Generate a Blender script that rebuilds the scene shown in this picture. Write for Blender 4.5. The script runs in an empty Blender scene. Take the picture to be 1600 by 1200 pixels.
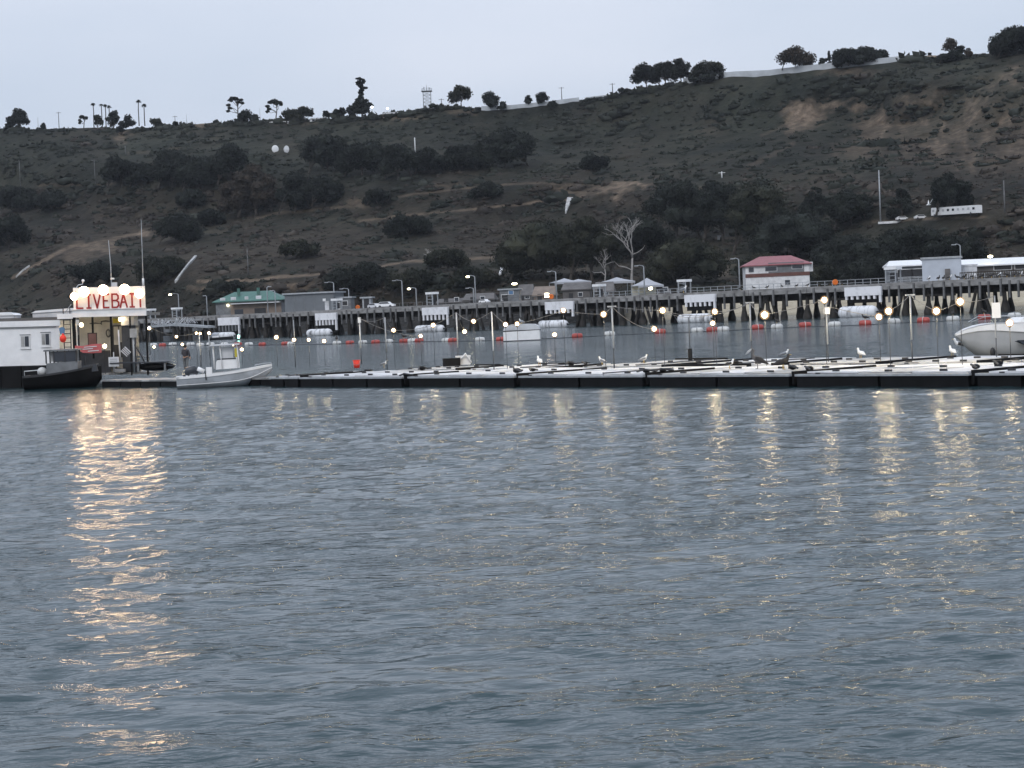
import bpy, math, random
import numpy as np
from mathutils import Vector, Matrix, Euler
random.seed(7); RNG = np.random.default_rng(7)
sc = bpy.context.scene
COL = sc.collection

# ------------------------------------------------------------------ camera
F = 3111.0; CX, CY = 800.0, 600.0; ROLL = math.radians(2.5); CAMZ = 4.0
PITCH = math.atan(115.0 / F)
cam_data = bpy.data.cameras.new('camera'); cam = bpy.data.objects.new('camera', cam_data); COL.objects.link(cam)
cam_data.sensor_width = 36; cam_data.lens = F / 1600 * 36; cam_data.clip_start = 0.5; cam_data.clip_end = 12000
RC = Matrix.Rotation(math.pi / 2 - PITCH, 3, 'X') @ Matrix.Rotation(-ROLL, 3, 'Z')
cam.location = (0, 0, CAMZ); cam.rotation_euler = RC.to_euler()
sc.camera = cam

# ------------------------------------------------------------------ world, sun, exposure
world = bpy.data.worlds.new('World'); sc.world = world; world.use_nodes = True
wn = world.node_tree; wn.nodes.clear()
def wnode(t, **k):
    n = wn.nodes.new(t)
    for a, b in k.items(): setattr(n, a, b)
    return n
sky = wnode('ShaderNodeTexSky', sky_type='NISHITA', sun_disc=False)
SUN_EL, SUN_ROT = math.radians(38), math.radians(205)
sky.sun_elevation = SUN_EL; sky.sun_rotation = SUN_ROT; sky.air_density = 1.6; sky.dust_density = 3.0
bg = wnode('ShaderNodeBackground'); bg.inputs[1].default_value = 0.10
wout = wnode('ShaderNodeOutputWorld')
tc = wnode('ShaderNodeTexCoord'); mp = wnode('ShaderNodeMapping'); mp.inputs['Scale'].default_value = (1.5, 1.5, 5)
cl = wnode('ShaderNodeTexNoise'); cl.inputs['Scale'].default_value = 2.2; cl.inputs['Detail'].default_value = 4; cl.inputs['Roughness'].default_value = .5
rp = wnode('ShaderNodeValToRGB')          # thick even overcast: cloud-layer colour in units of the 0.10 strength
rp.color_ramp.elements[0].position = .3; rp.color_ramp.elements[1].position = .72
rp.color_ramp.elements[0].color = (5.7, 6.55, 8.0, 1); rp.color_ramp.elements[1].color = (6.9, 7.5, 8.8, 1)
mx = wnode('ShaderNodeMix', data_type='RGBA'); mx.inputs['Factor'].default_value = .93
L = wn.links
L.new(tc.outputs['Generated'], mp.inputs['Vector']); L.new(mp.outputs[0], cl.inputs['Vector']); L.new(cl.outputs['Fac'], rp.inputs[0])
sp = wnode('ShaderNodeSeparateXYZ'); zr = wnode('ShaderNodeMapRange')      # an overcast sky is brighter overhead than at the horizon
zr.inputs[1].default_value = .03; zr.inputs[2].default_value = 1.0; zr.inputs[3].default_value = 1.0; zr.inputs[4].default_value = 1.55
vm = wnode('ShaderNodeVectorMath', operation='SCALE')
L.new(tc.outputs['Generated'], sp.inputs[0]); L.new(sp.outputs['Z'], zr.inputs[0]); L.new(rp.outputs[0], vm.inputs[0]); L.new(zr.outputs[0], vm.inputs['Scale'])
L.new(sky.outputs[0], mx.inputs[6]); L.new(vm.outputs[0], mx.inputs[7]); L.new(mx.outputs[2], bg.inputs[0]); L.new(bg.outputs[0], wout.inputs[0])
sun_data = bpy.data.lights.new('sun', 'SUN'); sun_data.energy = 1.0; sun_data.angle = math.radians(20); sun_data.color = (1, .97, .95)
sun = bpy.data.objects.new('sun', sun_data); COL.objects.link(sun)
_sd = Vector((math.sin(SUN_ROT) * math.cos(SUN_EL), math.cos(SUN_ROT) * math.cos(SUN_EL), math.sin(SUN_EL)))
sun.rotation_euler = _sd.to_track_quat('Z', 'Y').to_euler(); sun.location = (0, 0, 200)
sc.view_settings.view_transform = 'Standard'; sc.view_settings.look = 'None'
sc.view_settings.exposure = 0; sc.view_settings.gamma = 1; sc.view_settings.use_curve_mapping = False
sc.cycles.use_denoising = True
sc.cycles.max_bounces = 6; sc.cycles.diffuse_bounces = 2; sc.cycles.glossy_bounces = 3; sc.cycles.transmission_bounces = 3
sc.cycles.sample_clamp_indirect = 4; sc.cycles.sample_clamp_direct = 18

# ------------------------------------------------------------------ where things stand
C = Vector((0, 0, CAMZ))
def ray(x, y): return RC @ Vector(((x - CX) / F, -(y - CY) / F, -1.0))
def P(x, y, d): return C + ray(x, y) * d
def G(x, y, z=0.0):
    r = ray(x, y); return C + r * ((z - CAMZ) / r.z)
def project(p):
    q = RC.transposed() @ (Vector(p) - C); return CX + q.x / -q.z * F, CY - q.y / -q.z * F, -q.z
def onplane(x, y, A, n):
    r = ray(x, y); return C + r * ((A - C).dot(n) / r.dot(n))
def hor(x): return 485.0 - math.tan(ROLL) * (x - 800.0)

# ------------------------------------------------------------------ materials
MATS = {}
def mat(name, col, rough=.7, metal=0.0, noise=.0, scale=1.0, col2=None, bump=0.0, bscale=None, emit=None, estr=0, spec=None, island=0.0, stretch=None, lo=.35, hi=.65):
    if name in MATS: return MATS[name]
    m = bpy.data.materials.new(name); m.use_nodes = True; nt = m.node_tree; b = nt.nodes['Principled BSDF']
    b.inputs['Roughness'].default_value = rough; b.inputs['Metallic'].default_value = metal
    if spec is not None: b.inputs['Specular IOR Level'].default_value = spec
    b.inputs['Base Color'].default_value = (*col, 1)
    if noise or col2 or bump:
        g = nt.nodes.new('ShaderNodeNewGeometry'); v = g.outputs['Position']
        if stretch:
            mm = nt.nodes.new('ShaderNodeMapping'); mm.inputs['Scale'].default_value = stretch; nt.links.new(v, mm.inputs['Vector']); v = mm.outputs[0]
        n = nt.nodes.new('ShaderNodeTexNoise'); n.inputs['Scale'].default_value = scale; n.inputs['Detail'].default_value = 5; n.inputs['Roughness'].default_value = .6
        nt.links.new(v, n.inputs['Vector'])
        r = nt.nodes.new('ShaderNodeValToRGB'); r.color_ramp.elements[0].position = lo; r.color_ramp.elements[1].position = hi
        c2 = col2 or tuple(c * (1 - noise) for c in col)
        r.color_ramp.elements[0].color = (*c2, 1); r.color_ramp.elements[1].color = (*col, 1)
        nt.links.new(n.outputs['Fac'], r.inputs[0]); out = r.outputs[0]
        if island:
            h = nt.nodes.new('ShaderNodeHueSaturation'); mr = nt.nodes.new('ShaderNodeMapRange')
            mr.inputs[3].default_value = 1 - island; mr.inputs[4].default_value = 1 + island
            nt.links.new(g.outputs['Random Per Island'], mr.inputs[0]); nt.links.new(mr.outputs[0], h.inputs['Value']); nt.links.new(out, h.inputs['Color']); out = h.outputs[0]
        nt.links.new(out, b.inputs['Base Color'])
        if bump:
            n2 = nt.nodes.new('ShaderNodeTexNoise'); n2.inputs['Scale'].default_value = bscale or scale * 4; n2.inputs['Detail'].default_value = 4
            nt.links.new(v, n2.inputs['Vector'])
            bp = nt.nodes.new('ShaderNodeBump'); bp.inputs['Strength'].default_value = 1; bp.inputs['Distance'].default_value = bump
            nt.links.new(n2.outputs['Fac'], bp.inputs['Height']); nt.links.new(bp.outputs[0], b.inputs['Normal'])
    if emit:
        b.inputs['Emission Color'].default_value = (*emit, 1); b.inputs['Emission Strength'].default_value = estr
    MATS[name] = m; return m
M = dict(
 white=mat('white_paint', (.8, .8, .8), .45, noise=.25, scale=.9),
 boat=mat('white_gelcoat', (.86, .86, .86), .25, noise=.10, scale=1.5),
 hullgrey=mat('grey_gelcoat', (.46, .47, .48), .3, noise=.15, scale=.8),
 hullside=mat('dulled_gelcoat', (.5, .53, .57), .35, noise=.3, scale=1.2),
 black=mat('black_tar', (.006, .006, .007), .6, noise=.6, scale=1.5, spec=.2),
 dark=mat('dark_metal', (.03, .03, .033), .5, noise=.4, scale=3),
 char=mat('charcoal_plastic', (.05, .055, .065), .4, noise=.3, scale=2),
 grey=mat('grey_paint', (.2, .21, .22), .6, noise=.35, scale=1),
 galv=mat('galvanised_steel', (.42, .44, .46), .5, .2, noise=.25, scale=2),
 lid=mat('weathered_lid', (.62, .63, .65), .7, col2=(.33, .33, .33), scale=.55, lo=.25, hi=.55),
 lid2=mat('stained_lid', (.5, .5, .5), .75, col2=(.24, .235, .22), scale=.8, lo=.3, hi=.62),
 rim=mat('grey_rim', (.30, .30, .30), .7, noise=.5, scale=1.2),
 wood=mat('creosoted_timber', (.045, .04, .036), .85, col2=(.012, .011, .010), scale=.8),
 concrete=mat('pier_concrete', (.34, .335, .33), .85, col2=(.14, .135, .13), scale=.5, stretch=(1, 1, 2.5), lo=.3, hi=.7),
 postgrey=mat('fender_timber', (.2, .2, .2), .85, noise=.6, scale=.6),
 pad=mat('white_fender_panel', (.78, .78, .8), .6, noise=.3, scale=.7, lo=.25, hi=.5),
 fender=mat('foam_fender_skin', (.74, .75, .77), .6, col2=(.10, .10, .105), scale=.9, stretch=(1, 1, .15), lo=.33, hi=.5),
 red=mat('red_float', (.46, .075, .06), .5, noise=.35, scale=2),
 floatwhite=mat('white_float', (.68, .68, .66), .5, noise=.35, scale=2),
 orange=mat('orange_plastic', (.8, .2, .03), .5),
 bucket=mat('red_bucket', (.85, .045, .02), .45),
 signred=mat('sign_letter_red', (.24, .014, .010), .5),
 cream=mat('cream_board', (.50, .49, .44), .6, noise=.2, scale=2),
 glass=mat('window_glass', (.03, .035, .045), .12, spec=.6),
 roofgreen=mat('green_metal_roof', (.06, .16, .13), .5, noise=.2, scale=.8),
 roofred=mat('red_metal_roof', (.30, .10, .11), .5, noise=.2, scale=.8),
 brick=mat('brown_band', (.17, .08, .065), .8, noise=.3, scale=1),
 tan=mat('tan_wall', (.24, .19, .155), .8, noise=.25, scale=.6),
 greywall=mat('blue_grey_cladding', (.16, .175, .19), .7, noise=.15, scale=.7),
 bluewhite=mat('pale_blue_cladding', (.5, .54, .6), .6, noise=.12, scale=.5),
 greybrown=mat('weathered_canvas', (.15, .14, .135), .85, noise=.4, scale=.5),
 canvas=mat('white_canvas', (.42, .43, .46), .7, noise=.15, scale=.6),
 bark=mat('bark', (.07, .06, .05), .9, noise=.5, scale=2),
 palebark=mat('bleached_bark', (.38, .36, .34), .85, noise=.35, scale=1.5),
 leafdark=mat('dark_foliage', (.026, .031, .025), .85, col2=(.010, .013, .012), scale=.16, island=.4, spec=.15),
 leafolive=mat('olive_foliage', (.040, .041, .027), .85, col2=(.014, .018, .014), scale=.16, island=.4, spec=.15),
 leafbrown=mat('brown_foliage', (.07, .055, .042), .85, col2=(.03, .028, .024), scale=.3, island=.4, spec=.15),
 brush=mat('hillside_brush', (.040, .043, .035), .9, col2=(.022, .026, .022), scale=.03, island=.35, spec=.1),
 brushdry=mat('dry_brush', (.068, .058, .049), .9, col2=(.034, .030, .026), scale=.04, island=.35, spec=.1),
 featherw=mat('white_feathers', (.78, .78, .77), .8), featherg=mat('grey_feathers', (.22, .23, .25), .8),
 featherd=mat('dark_feathers', (.03, .027, .025), .8), beak=mat('bird_beak', (.5, .33, .08), .6),
 skin=mat('skin', (.45, .27, .19), .6), cloth=mat('dark_jacket', (.035, .035, .045), .9), trouser=mat('grey_trousers', (.14, .15, .16), .9),
 hair=mat('dark_hair', (.02, .015, .012), .8), yellow=mat('yellow_board', (.5, .42, .04), .6), blue=mat('blue_plastic', (.1, .2, .35), .5),
 pink=mat('faded_red_banner', (.5, .12, .12), .8), rope=mat('rope', (.28, .25, .2), .9), palerope=mat('pale_cable', (.2, .19, .18), .8),
 sandwall=mat('tan_ridge_wall', (.42, .34, .27), .8, noise=.2, scale=.3), ridgewall=mat('pale_ridge_wall', (.50, .53, .56), .8, noise=.25, scale=.2),
 bulb=mat('lit_bulb', (1, .8, .5), .3, emit=(1, .80, .48), estr=520),
 lens=mat('lit_flood_lens', (1, .8, .5), .3, emit=(1, .68, .40), estr=80),
 halo=None,
 spill=mat('sign_fill_glow', (1, .8, .5), .3, emit=(1, .62, .30), estr=120),  # added fill glow that lights the sign board
 shop=mat('lit_shop_lamp', (1, .8, .5), .3, emit=(1, .78, .50), estr=34),
 street=mat('lit_street_lamp', (1, .9, .6), .3, emit=(1, .88, .55), estr=14),
 blink=mat('lit_white_lamp', (1, 1, 1), .3, emit=(.85, .93, 1), estr=10),
 teal=mat('lit_teal_lamp', (.5, 1, .8), .3, emit=(.35, 1, .75), estr=5),
)

_g = bpy.data.materials.new('bulb_halo'); _g.use_nodes = True; _t = _g.node_tree; _t.nodes.clear()  # see-through glowing shell, imitates the soft halo around a lit bulb
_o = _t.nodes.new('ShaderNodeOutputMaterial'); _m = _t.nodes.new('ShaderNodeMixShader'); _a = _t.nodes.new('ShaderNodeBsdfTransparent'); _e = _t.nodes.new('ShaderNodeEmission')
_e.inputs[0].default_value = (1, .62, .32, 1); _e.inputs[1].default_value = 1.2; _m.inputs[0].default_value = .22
_t.links.new(_a.outputs[0], _m.inputs[1]); _t.links.new(_e.outputs[0], _m.inputs[2]); _t.links.new(_m.outputs[0], _o.inputs[0]); M['halo'] = _g

# ------------------------------------------------------------------ mesh building
class MB:
    def __init__(s): s.v = []; s.f = []; s.mi = []; s.mats = []; s.smooth = []
    def _m(s, m):
        if m not in s.mats: s.mats.append(m)
        return s.mats.index(m)
    def add(s, V, Fs, m=None, smooth=False):
        o = len(s.v); s.v += [tuple(q) for q in V]; k = s._m(m)
        for f in Fs: s.f.append(tuple(i + o for i in f)); s.mi.append(k); s.smooth.append(smooth)
        return s
    def box(s, c, d, m=None, rz=0, taper=1.0, R=None):
        x, y, z = (q / 2 for q in d); V = []
        for sz in (-1, 1):
            t = taper if sz > 0 else 1
            for sx, sy in ((-1, -1), (1, -1), (1, 1), (-1, 1)): V.append(Vector((sx * x * t, sy * y * t, sz * z)))
        if R is None: R = Matrix.Rotation(rz, 3, 'Z')
        c = Vector(c); V = [c + R @ q for q in V]
        return s.add(V, [(3, 2, 1, 0), (4, 5, 6, 7), (0, 1, 5, 4), (1, 2, 6, 5), (2, 3, 7, 6), (3, 0, 4, 7)], m)
    def b2(s, x0, x1, y0, y1, z0, z1, m=None): return s.box(((x0 + x1) / 2, (y0 + y1) / 2, (z0 + z1) / 2), (x1 - x0, y1 - y0, z1 - z0), m)
    def tube(s, pts, rad, m=None, n=8, cap=True, flat=1.0):
        pts = [Vector(p) for p in pts]
        if not hasattr(rad, '__len__'): rad = [rad] * len(pts)
        V = []; prev = None
        for i, p in enumerate(pts):
            a = pts[max(i - 1, 0)]; b = pts[min(i + 1, len(pts) - 1)]; t = (b - a).normalized()
            if prev is None:
                up = Vector((0, 0, 1)) if abs(t.z) < .9 else Vector((1, 0, 0)); u = t.cross(up).normalized()
            else:
                u = (prev - t * prev.dot(t)).normalized()
            prev = u; w = t.cross(u)
            r = rad[i]; ru, rw = r if hasattr(r, '__len__') else (r, r * flat)
            for k in range(n):
                an = 2 * math.pi * k / n; V.append(p + u * math.cos(an) * ru + w * math.sin(an) * rw)
        Fs = [(i * n + k, i * n + (k + 1) % n, (i + 1) * n + (k + 1) % n, (i + 1) * n + k) for i in range(len(pts) - 1) for k in range(n)]
        if cap: Fs += [tuple(range(n - 1, -1, -1)), tuple((len(pts) - 1) * n + k for k in range(n))]
        return s.add(V, Fs, m, smooth=n > 5)
    def ell(s, c, r, m=None, n=12, k=7, R=None):
        c = Vector(c); V = [Vector((0, 0, -r[2]))]
        for i in range(1, k):
            a = -math.pi / 2 + math.pi * i / k
            for j in range(n):
                b = 2 * math.pi * j / n; V.append(Vector((r[0] * math.cos(a) * math.cos(b), r[1] * math.cos(a) * math.sin(b), r[2] * math.sin(a))))
        V.append(Vector((0, 0, r[2])))
        if R is not None: V = [R @ q for q in V]
        V = [c + q for q in V]
        Fs = [(0, 1 + (j + 1) % n, 1 + j) for j in range(n)]
        for i in range(k - 2):
            for j in range(n): a = 1 + i * n; Fs.append((a + j, a + (j + 1) % n, a + n + (j + 1) % n, a + n + j))
        a = 1 + (k - 2) * n; Fs += [(a + j, a + (j + 1) % n, len(V) - 1) for j in range(n)]
        return s.add(V, Fs, m, True)
    def ring(s, c, R, r, m=None, n=18, k=6, ax='Y'):
        pts = []
        for i in range(n + 1):
            a = 2 * math.pi * i / n
            pts.append(Vector(c) + (Vector((math.cos(a) * R, 0, math.sin(a) * R)) if ax == 'Y' else Vector((math.cos(a) * R, math.sin(a) * R, 0))))
        return s.tube(pts, r, m, k, cap=False)
    def prism(s, poly, y0, y1, m=None):      # polygon in x,z extruded along y
        n = len(poly); V = [(x, y0, z) for x, z in poly] + [(x, y1, z) for x, z in poly]
        Fs = [tuple(range(n)), tuple(range(2 * n - 1, n - 1, -1))] + [(i, i + n, (i + 1) % n + n, (i + 1) % n) for i in range(n)]
        return s.add(V, Fs, m)
    def mesh(s, name):
        me = bpy.data.meshes.new(name); me.from_pydata(s.v, [], s.f)
        for mm in s.mats: me.materials.append(mm)
        me.polygons.foreach_set('material_index', s.mi); me.polygons.foreach_set('use_smooth', s.smooth); me.update()
        return me
    def build(s, name, parent=None, m=None):
        if m is not None: s.mats = [m if q is None else q for q in s.mats]
        o = bpy.data.objects.new(name, s.mesh(name)); COL.objects.link(o)
        if parent: o.parent = parent
        return o
def npmesh(name, V, Fq, mats, mi=None, smooth=False, parent=None):
    me = bpy.data.meshes.new(name); k = Fq.shape[1]
    me.vertices.add(len(V)); me.vertices.foreach_set('co', np.asarray(V, np.float32).ravel())
    me.loops.add(Fq.size); me.loops.foreach_set('vertex_index', Fq.astype(np.int32).ravel())
    me.polygons.add(len(Fq)); me.polygons.foreach_set('loop_start', np.arange(0, Fq.size, k, dtype=np.int32)); me.polygons.foreach_set('loop_total', np.full(len(Fq), k, np.int32))
    for mm in mats: me.materials.append(mm)
    if mi is not None: me.polygons.foreach_set('material_index', mi.astype(np.int32))
    me.polygons.foreach_set('use_smooth', np.full(len(Fq), smooth)); me.update(calc_edges=True); me.validate()
    o = bpy.data.objects.new(name, me); COL.objects.link(o)
    if parent: o.parent = parent
    return o
def tag(o, label=None, cat=None, group=None, kind=None):
    if label: o['label'] = label
    if cat: o['category'] = cat
    if group: o['group'] = group
    if kind: o['kind'] = kind
    return o
def thing(name, label, cat, loc=(0, 0, 0), rz=0, group=None):
    o = bpy.data.objects.new(name, None); COL.objects.link(o); o.location = loc; o.rotation_euler = (0, 0, rz)
    o.empty_display_size = .3
    return tag(o, label, cat, group)
def dup(root, loc, rz=0, label=None, group=None, sc_=None):
    r = root.copy(); COL.objects.link(r); r.location = loc; r.rotation_euler = (0, 0, rz)
    if sc_: r.scale = (sc_,) * 3
    if label: r['label'] = label
    if group: r['group'] = group
    for ch in root.children:
        c = ch.copy(); COL.objects.link(c); c.parent = r
        for g in ch.children:
            d = g.copy(); COL.objects.link(d); d.parent = c
    return r
ORD = ['first', 'second', 'third', 'fourth', 'fifth', 'sixth', 'seventh', 'eighth', 'ninth', 'tenth', 'eleventh', 'twelfth', 'thirteenth', 'fourteenth', 'fifteenth', 'sixteenth', 'seventeenth', 'eighteenth', 'nineteenth', 'twentieth'] + ['twenty-' + q for q in ('first', 'second', 'third', 'fourth', 'fifth', 'sixth', 'seventh', 'eighth', 'ninth')] + ['thirtieth'] + ['thirty-' + q for q in ('first', 'second', 'third', 'fourth', 'fifth', 'sixth', 'seventh', 'eighth', 'ninth')] + ['fortieth'] + ['forty-' + q for q in ('first', 'second', 'third', 'fourth', 'fifth', 'sixth', 'seventh')]
def vnoise(x, y, s, seed=0):                 # smooth value noise, -1..1
    x = np.asarray(x, float) / s + seed * 17.13; y = np.asarray(y, float) / s + seed * 5.71
    xi = np.floor(x); yi = np.floor(y); fx = x - xi; fy = y - yi; fx = fx * fx * (3 - 2 * fx); fy = fy * fy * (3 - 2 * fy)
    def h(a, b):
        q = np.sin(a * 127.1 + b * 311.7 + seed * 74.7) * 43758.5453; return q - np.floor(q)
    return 2 * ((h(xi, yi) * (1 - fx) + h(xi + 1, yi) * fx) * (1 - fy) + (h(xi, yi + 1) * (1 - fx) + h(xi + 1, yi + 1) * fx) * fy) - 1
def fbm(x, y, s, o=4, seed=0): return sum(vnoise(x, y, s / 2 ** i, seed + i) * .5 ** i for i in range(o)) / 1.8

# ------------------------------------------------------------------ terrain: shore, terrace, hillside, ridge top
RX = [-700, 0, 60, 150, 190, 300, 400, 500, 600, 660, 700, 760, 850, 930, 965, 985, 1060, 1140, 1190, 1290, 1400, 1460, 1500, 1540, 1600, 1800, 2300]
RY = [212, 204, 201, 200, 203, 194, 190, 186, 181, 171, 166, 170, 161, 153, 147, 141, 131, 119, 117, 106, 95, 92, 88, 84, 78, 68, 55]
def ridge_y(x): return np.interp(x, RX, RY)
def pier_depth(x): return 4 * F / ((521 - .0347 * (x - 600)) - hor(x))
def d_shore(x): return pier_depth(np.clip(x, -400, 2600)) + 95
def d_terr(x): return d_shore(x) + 110
def d_ridge(x): return np.maximum(1150 - .16 * np.asarray(x, float), d_terr(x) + 230)
def y_terr(x): return hor(x) - 2.2 * F / d_terr(x)
def hill_d(x, v):
    x = np.asarray(x, float); v = np.asarray(v, float)
    g = v + .055 * np.sin(4 * np.pi * v + x * .004) - .055 * np.sin(x * .004) * (1 - v) - .055 * np.sin(x * .004) * v
    d = d_terr(x) + (d_ridge(x) - d_terr(x)) * g
    X = (x - 800) * d / F; t = np.clip(np.minimum(v, 1 - v) * 7, 0, 1)
    return d + t * (24 * fbm(X, d, 85, 3, 3) + 9 * np.abs(fbm(X, d, 26, 3, 9)) + (26 * np.abs(fbm(X, d, 45, 4, 21)) * np.clip((x - 1180) / 150, 0, 1) * np.clip((v - .45) * 5, 0, 1)))
def hv(x, y): return (y_terr(x) - y) / (y_terr(x) - ridge_y(x))
def H(x, y, sink=0.3):
    v = min(max(float(hv(x, y)), 0), 1); p = P(x, y, float(hill_d(x, v))); p.z -= sink; return p
xs = np.linspace(-700, 2300, 860); vs = np.linspace(0, 1, 230)
RCn = np.array(RC)
def Pn(x, y, d):
    r = np.stack([(x - CX) / F, -(y - CY) / F, -np.ones_like(x)], -1) @ RCn.T
    return np.array([0, 0, CAMZ]) + r * d[..., None]
rows = []; imgy = []
def zrow(d, z):
    y = hor(xs) - (z - CAMZ) * F / d; p = Pn(xs, y, d); p[:, 2] = z; rows.append(p); imgy.append(y)
zrow(d_shore(xs) - 60, -4.0); zrow(d_shore(xs) - 3, -.3)
for t in (0, .15, .3, .5, .7, .85, 1): zrow(d_shore(xs) + 24 * t, 5.4 * t + .05)
for t in (.15, .35, .55, .8): zrow(d_shore(xs) + 24 + 80 * t, 5.5 + .6 * t)
for v in vs:
    vv = np.full_like(xs, v); y = y_terr(xs) * (1 - vv) + ridge_y(xs) * vv; p = Pn(xs, y, hill_d(xs, vv))
    p[:, 2] += .55 * fbm(p[:, 0], p[:, 1], 7, 3, 5) * min(1, v * 12); rows.append(p); imgy.append(y)
last = rows[-1]
for dd, dz in ((20, .8), (60, 1.2), (140, 0), (300, -25), (700, -90)):
    u = last[:, :2] / np.linalg.norm(last[:, :2], axis=1, keepdims=True); q = last.copy(); q[:, :2] += u * dd; q[:, 2] += dz; rows.append(q); imgy.append(ridge_y(xs) - 0 * xs)
V = np.array(rows); nr, nc = V.shape[:2]; idx = np.arange(nr * nc).reshape(nr, nc)
Fq = np.stack([idx[:-1, :-1], idx[:-1, 1:], idx[1:, 1:], idx[1:, :-1]], -1).reshape(-1, 4)
terr = npmesh('hillside_terrain', V.reshape(-1, 3), Fq, [], smooth=True); tag(terr, kind='structure')
# ground cover map: bare earth and dry scrub where the hillside has them
IX = np.broadcast_to(xs, (nr, nc)); IY = np.array(imgy)
BARE = [(1255, 178, 42, 26, .95), (1235, 195, 20, 16, .8), (1345, 168, 22, 12, .7), (1300, 165, 30, 10, .6), (1450, 155, 45, 28, .6), (1475, 145, 22, 16, .75), (1395, 200, 70, 38, .75), (1455, 210, 100, 52, .75), (1545, 185, 70, 65, .75), (1580, 125, 60, 30, .65), (1520, 250, 80, 30, .5), (1350, 235, 60, 20, .35), (1600, 230, 60, 40, .5), (1420, 160, 30, 25, .5),
        (990, 287, 52, 6, .95), (955, 297, 45, 9, .7), (968, 312, 12, 10, .8), (900, 302, 40, 8, .45), (872, 314, 28, 3.5, .95), (190, 212, 17, 12, .6), (150, 388, 55, 13, .6), (213, 366, 30, 3.5, .9), (120, 400, 40, 10, .4),
        (340, 452, 55, 6, .6), (455, 447, 45, 7, .65), (330, 191, 55, 4, .9), (300, 195, 35, 4, .6), (620, 183, 60, 5, .6), (720, 174, 40, 6, .4), (1330, 112, 70, 8, .4), (1130, 425, 20, 30, .35), (470, 192, 60, 4, .3), (1085, 300, 20, 14, .35), (880, 292, 30, 4, .5), (560, 320, 26, 10, .4), (700, 290, 30, 5, .3), (905, 415, 20, 14, .3), (1570, 360, 40, 8, .35)]
ROADS = [((20, 434), (110, 386), 2.5, .7), ((110, 386), (215, 366), 2.5, .6), ((310, 440), (470, 432), 2.2, .75), ((470, 432), (620, 412), 2, .7), ((620, 412), (790, 400), 1.8, .7), ((560, 345), (740, 326), 1.6, .5), ((740, 326), (900, 312), 1.8, .7), ((400, 340), (540, 322), 2, .4), ((540, 322), (700, 296), 1.6, .4),
         ((700, 296), (800, 288), 1.5, .4), ((800, 288), (960, 290), 1.5, .4), ((1190, 212), (1340, 150), 2, .2), ((1120, 372), (1150, 372), 2, .7), ((1365, 347), (1540, 338), 2, .5), ((1170, 260), (1240, 225), 3, .25), ((200, 240), (280, 232), 2, .25), ((60, 290), (180, 286), 2, .3), ((1300, 318), (1380, 292), 2, .25)]
def cover(IX, IY):
    b = np.zeros(IX.shape)
    jx = IX + 9 * vnoise(IX, IY * 2, 14, 31) + 4 * vnoise(IX, IY, 5, 32); jy = IY + 5 * vnoise(IX, IY * 2, 12, 33) + 2.5 * vnoise(IX, IY, 4, 34)
    for x, y, a, c, s in BARE: b = np.maximum(b, s * np.clip(1.7 - 1.7 * np.sqrt(((jx - x) / a) ** 2 + ((jy - y) / c) ** 2), 0, 1))
    gl = np.clip(1.2 - 1.2 * np.abs(vnoise(IX + (IY - 150) * .3, IY * .7, 22, 61)) - .7 * np.abs(vnoise(IX - IY * .5, IY * .9, 10, 62)) - .4 * np.abs(vnoise(IX, IY * 1.2, 5, 63)),   .28, 1.2); b = b * (1 + (gl - 1) * np.clip((IX - 1330) / 60, 0, 1))
    for (x0, y0), (x1, y1), w, s in ROADS:
        t = np.clip(((IX - x0) * (x1 - x0) + (IY - y0) * (y1 - y0)) / ((x1 - x0) ** 2 + (y1 - y0) ** 2), 0, 1)
        yy = IY + 2.5 * vnoise(IX, IX * 0, 40, 8)
        b = np.maximum(b, s * np.clip(1.6 - np.hypot(IX - x0 - t * (x1 - x0), yy - y0 - t * (y1 - y0)) / w, 0, 1))
    return b
def dryness(IX, IY):     # how brown the scrub is
    g = np.interp(IY - ridge_y(IX), [0, 70, 120, 200, 300], [.25, .25, .6, .75, .7])
    g = g * np.interp(IX, [-100, 500, 1000, 1150, 1300, 1700], [.8, 1, .9, .55, .75, 1.0])
    return np.clip(g + .42 * fbm(IX, IY * 2.2, 60, 4, 12), 0, 1)
bare = cover(IX, IY); dry = dryness(IX, IY)
sand = np.zeros_like(bare); sand[2:9] = np.clip((xs - 960) / 90, 0, 1)[None] * np.array([.6, 1, 1, 1, 1, .9, .5])[:, None]
darkshore = np.zeros_like(bare); darkshore[:9] = 1; darkshore[9:13] = .6  # bank and terrace ground coloured darker
for nm, arr in (('bare', bare), ('dry', dry), ('sand', sand), ('darkshore', darkshore)):
    a = terr.data.attributes.new(nm, 'FLOAT', 'POINT'); a.data.foreach_set('value', arr.astype(np.float32).ravel())
tm = bpy.data.materials.new('hillside_ground'); tm.use_nodes = True; nt = tm.node_tree; b = nt.nodes['Principled BSDF']; b.inputs['Roughness'].default_value = .95; b.inputs['Specular IOR Level'].default_value = .1
def N(t, **k):
    n = nt.nodes.new(t)
    for a, q in k.items(): setattr(n, a, q)
    return n
def noisecol(scale, c1, c2, lo=.35, hi=.65):
    n = N('ShaderNodeTexNoise'); n.inputs['Scale'].default_value = scale; n.inputs['Detail'].default_value = 6; n.inputs['Roughness'].default_value = .65
    nt.links.new(geo.outputs['Position'], n.inputs['Vector']); r = N('ShaderNodeValToRGB'); r.color_ramp.elements[0].position = lo; r.color_ramp.elements[1].position = hi
    r.color_ramp.elements[0].color = (*c1, 1); r.color_ramp.elements[1].color = (*c2, 1); nt.links.new(n.outputs['Fac'], r.inputs[0]); return r.outputs[0]
geo = N('ShaderNodeNewGeometry')
def attr(n): q = N('ShaderNodeAttribute'); q.attribute_name = n; return q.outputs['Fac']
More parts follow.
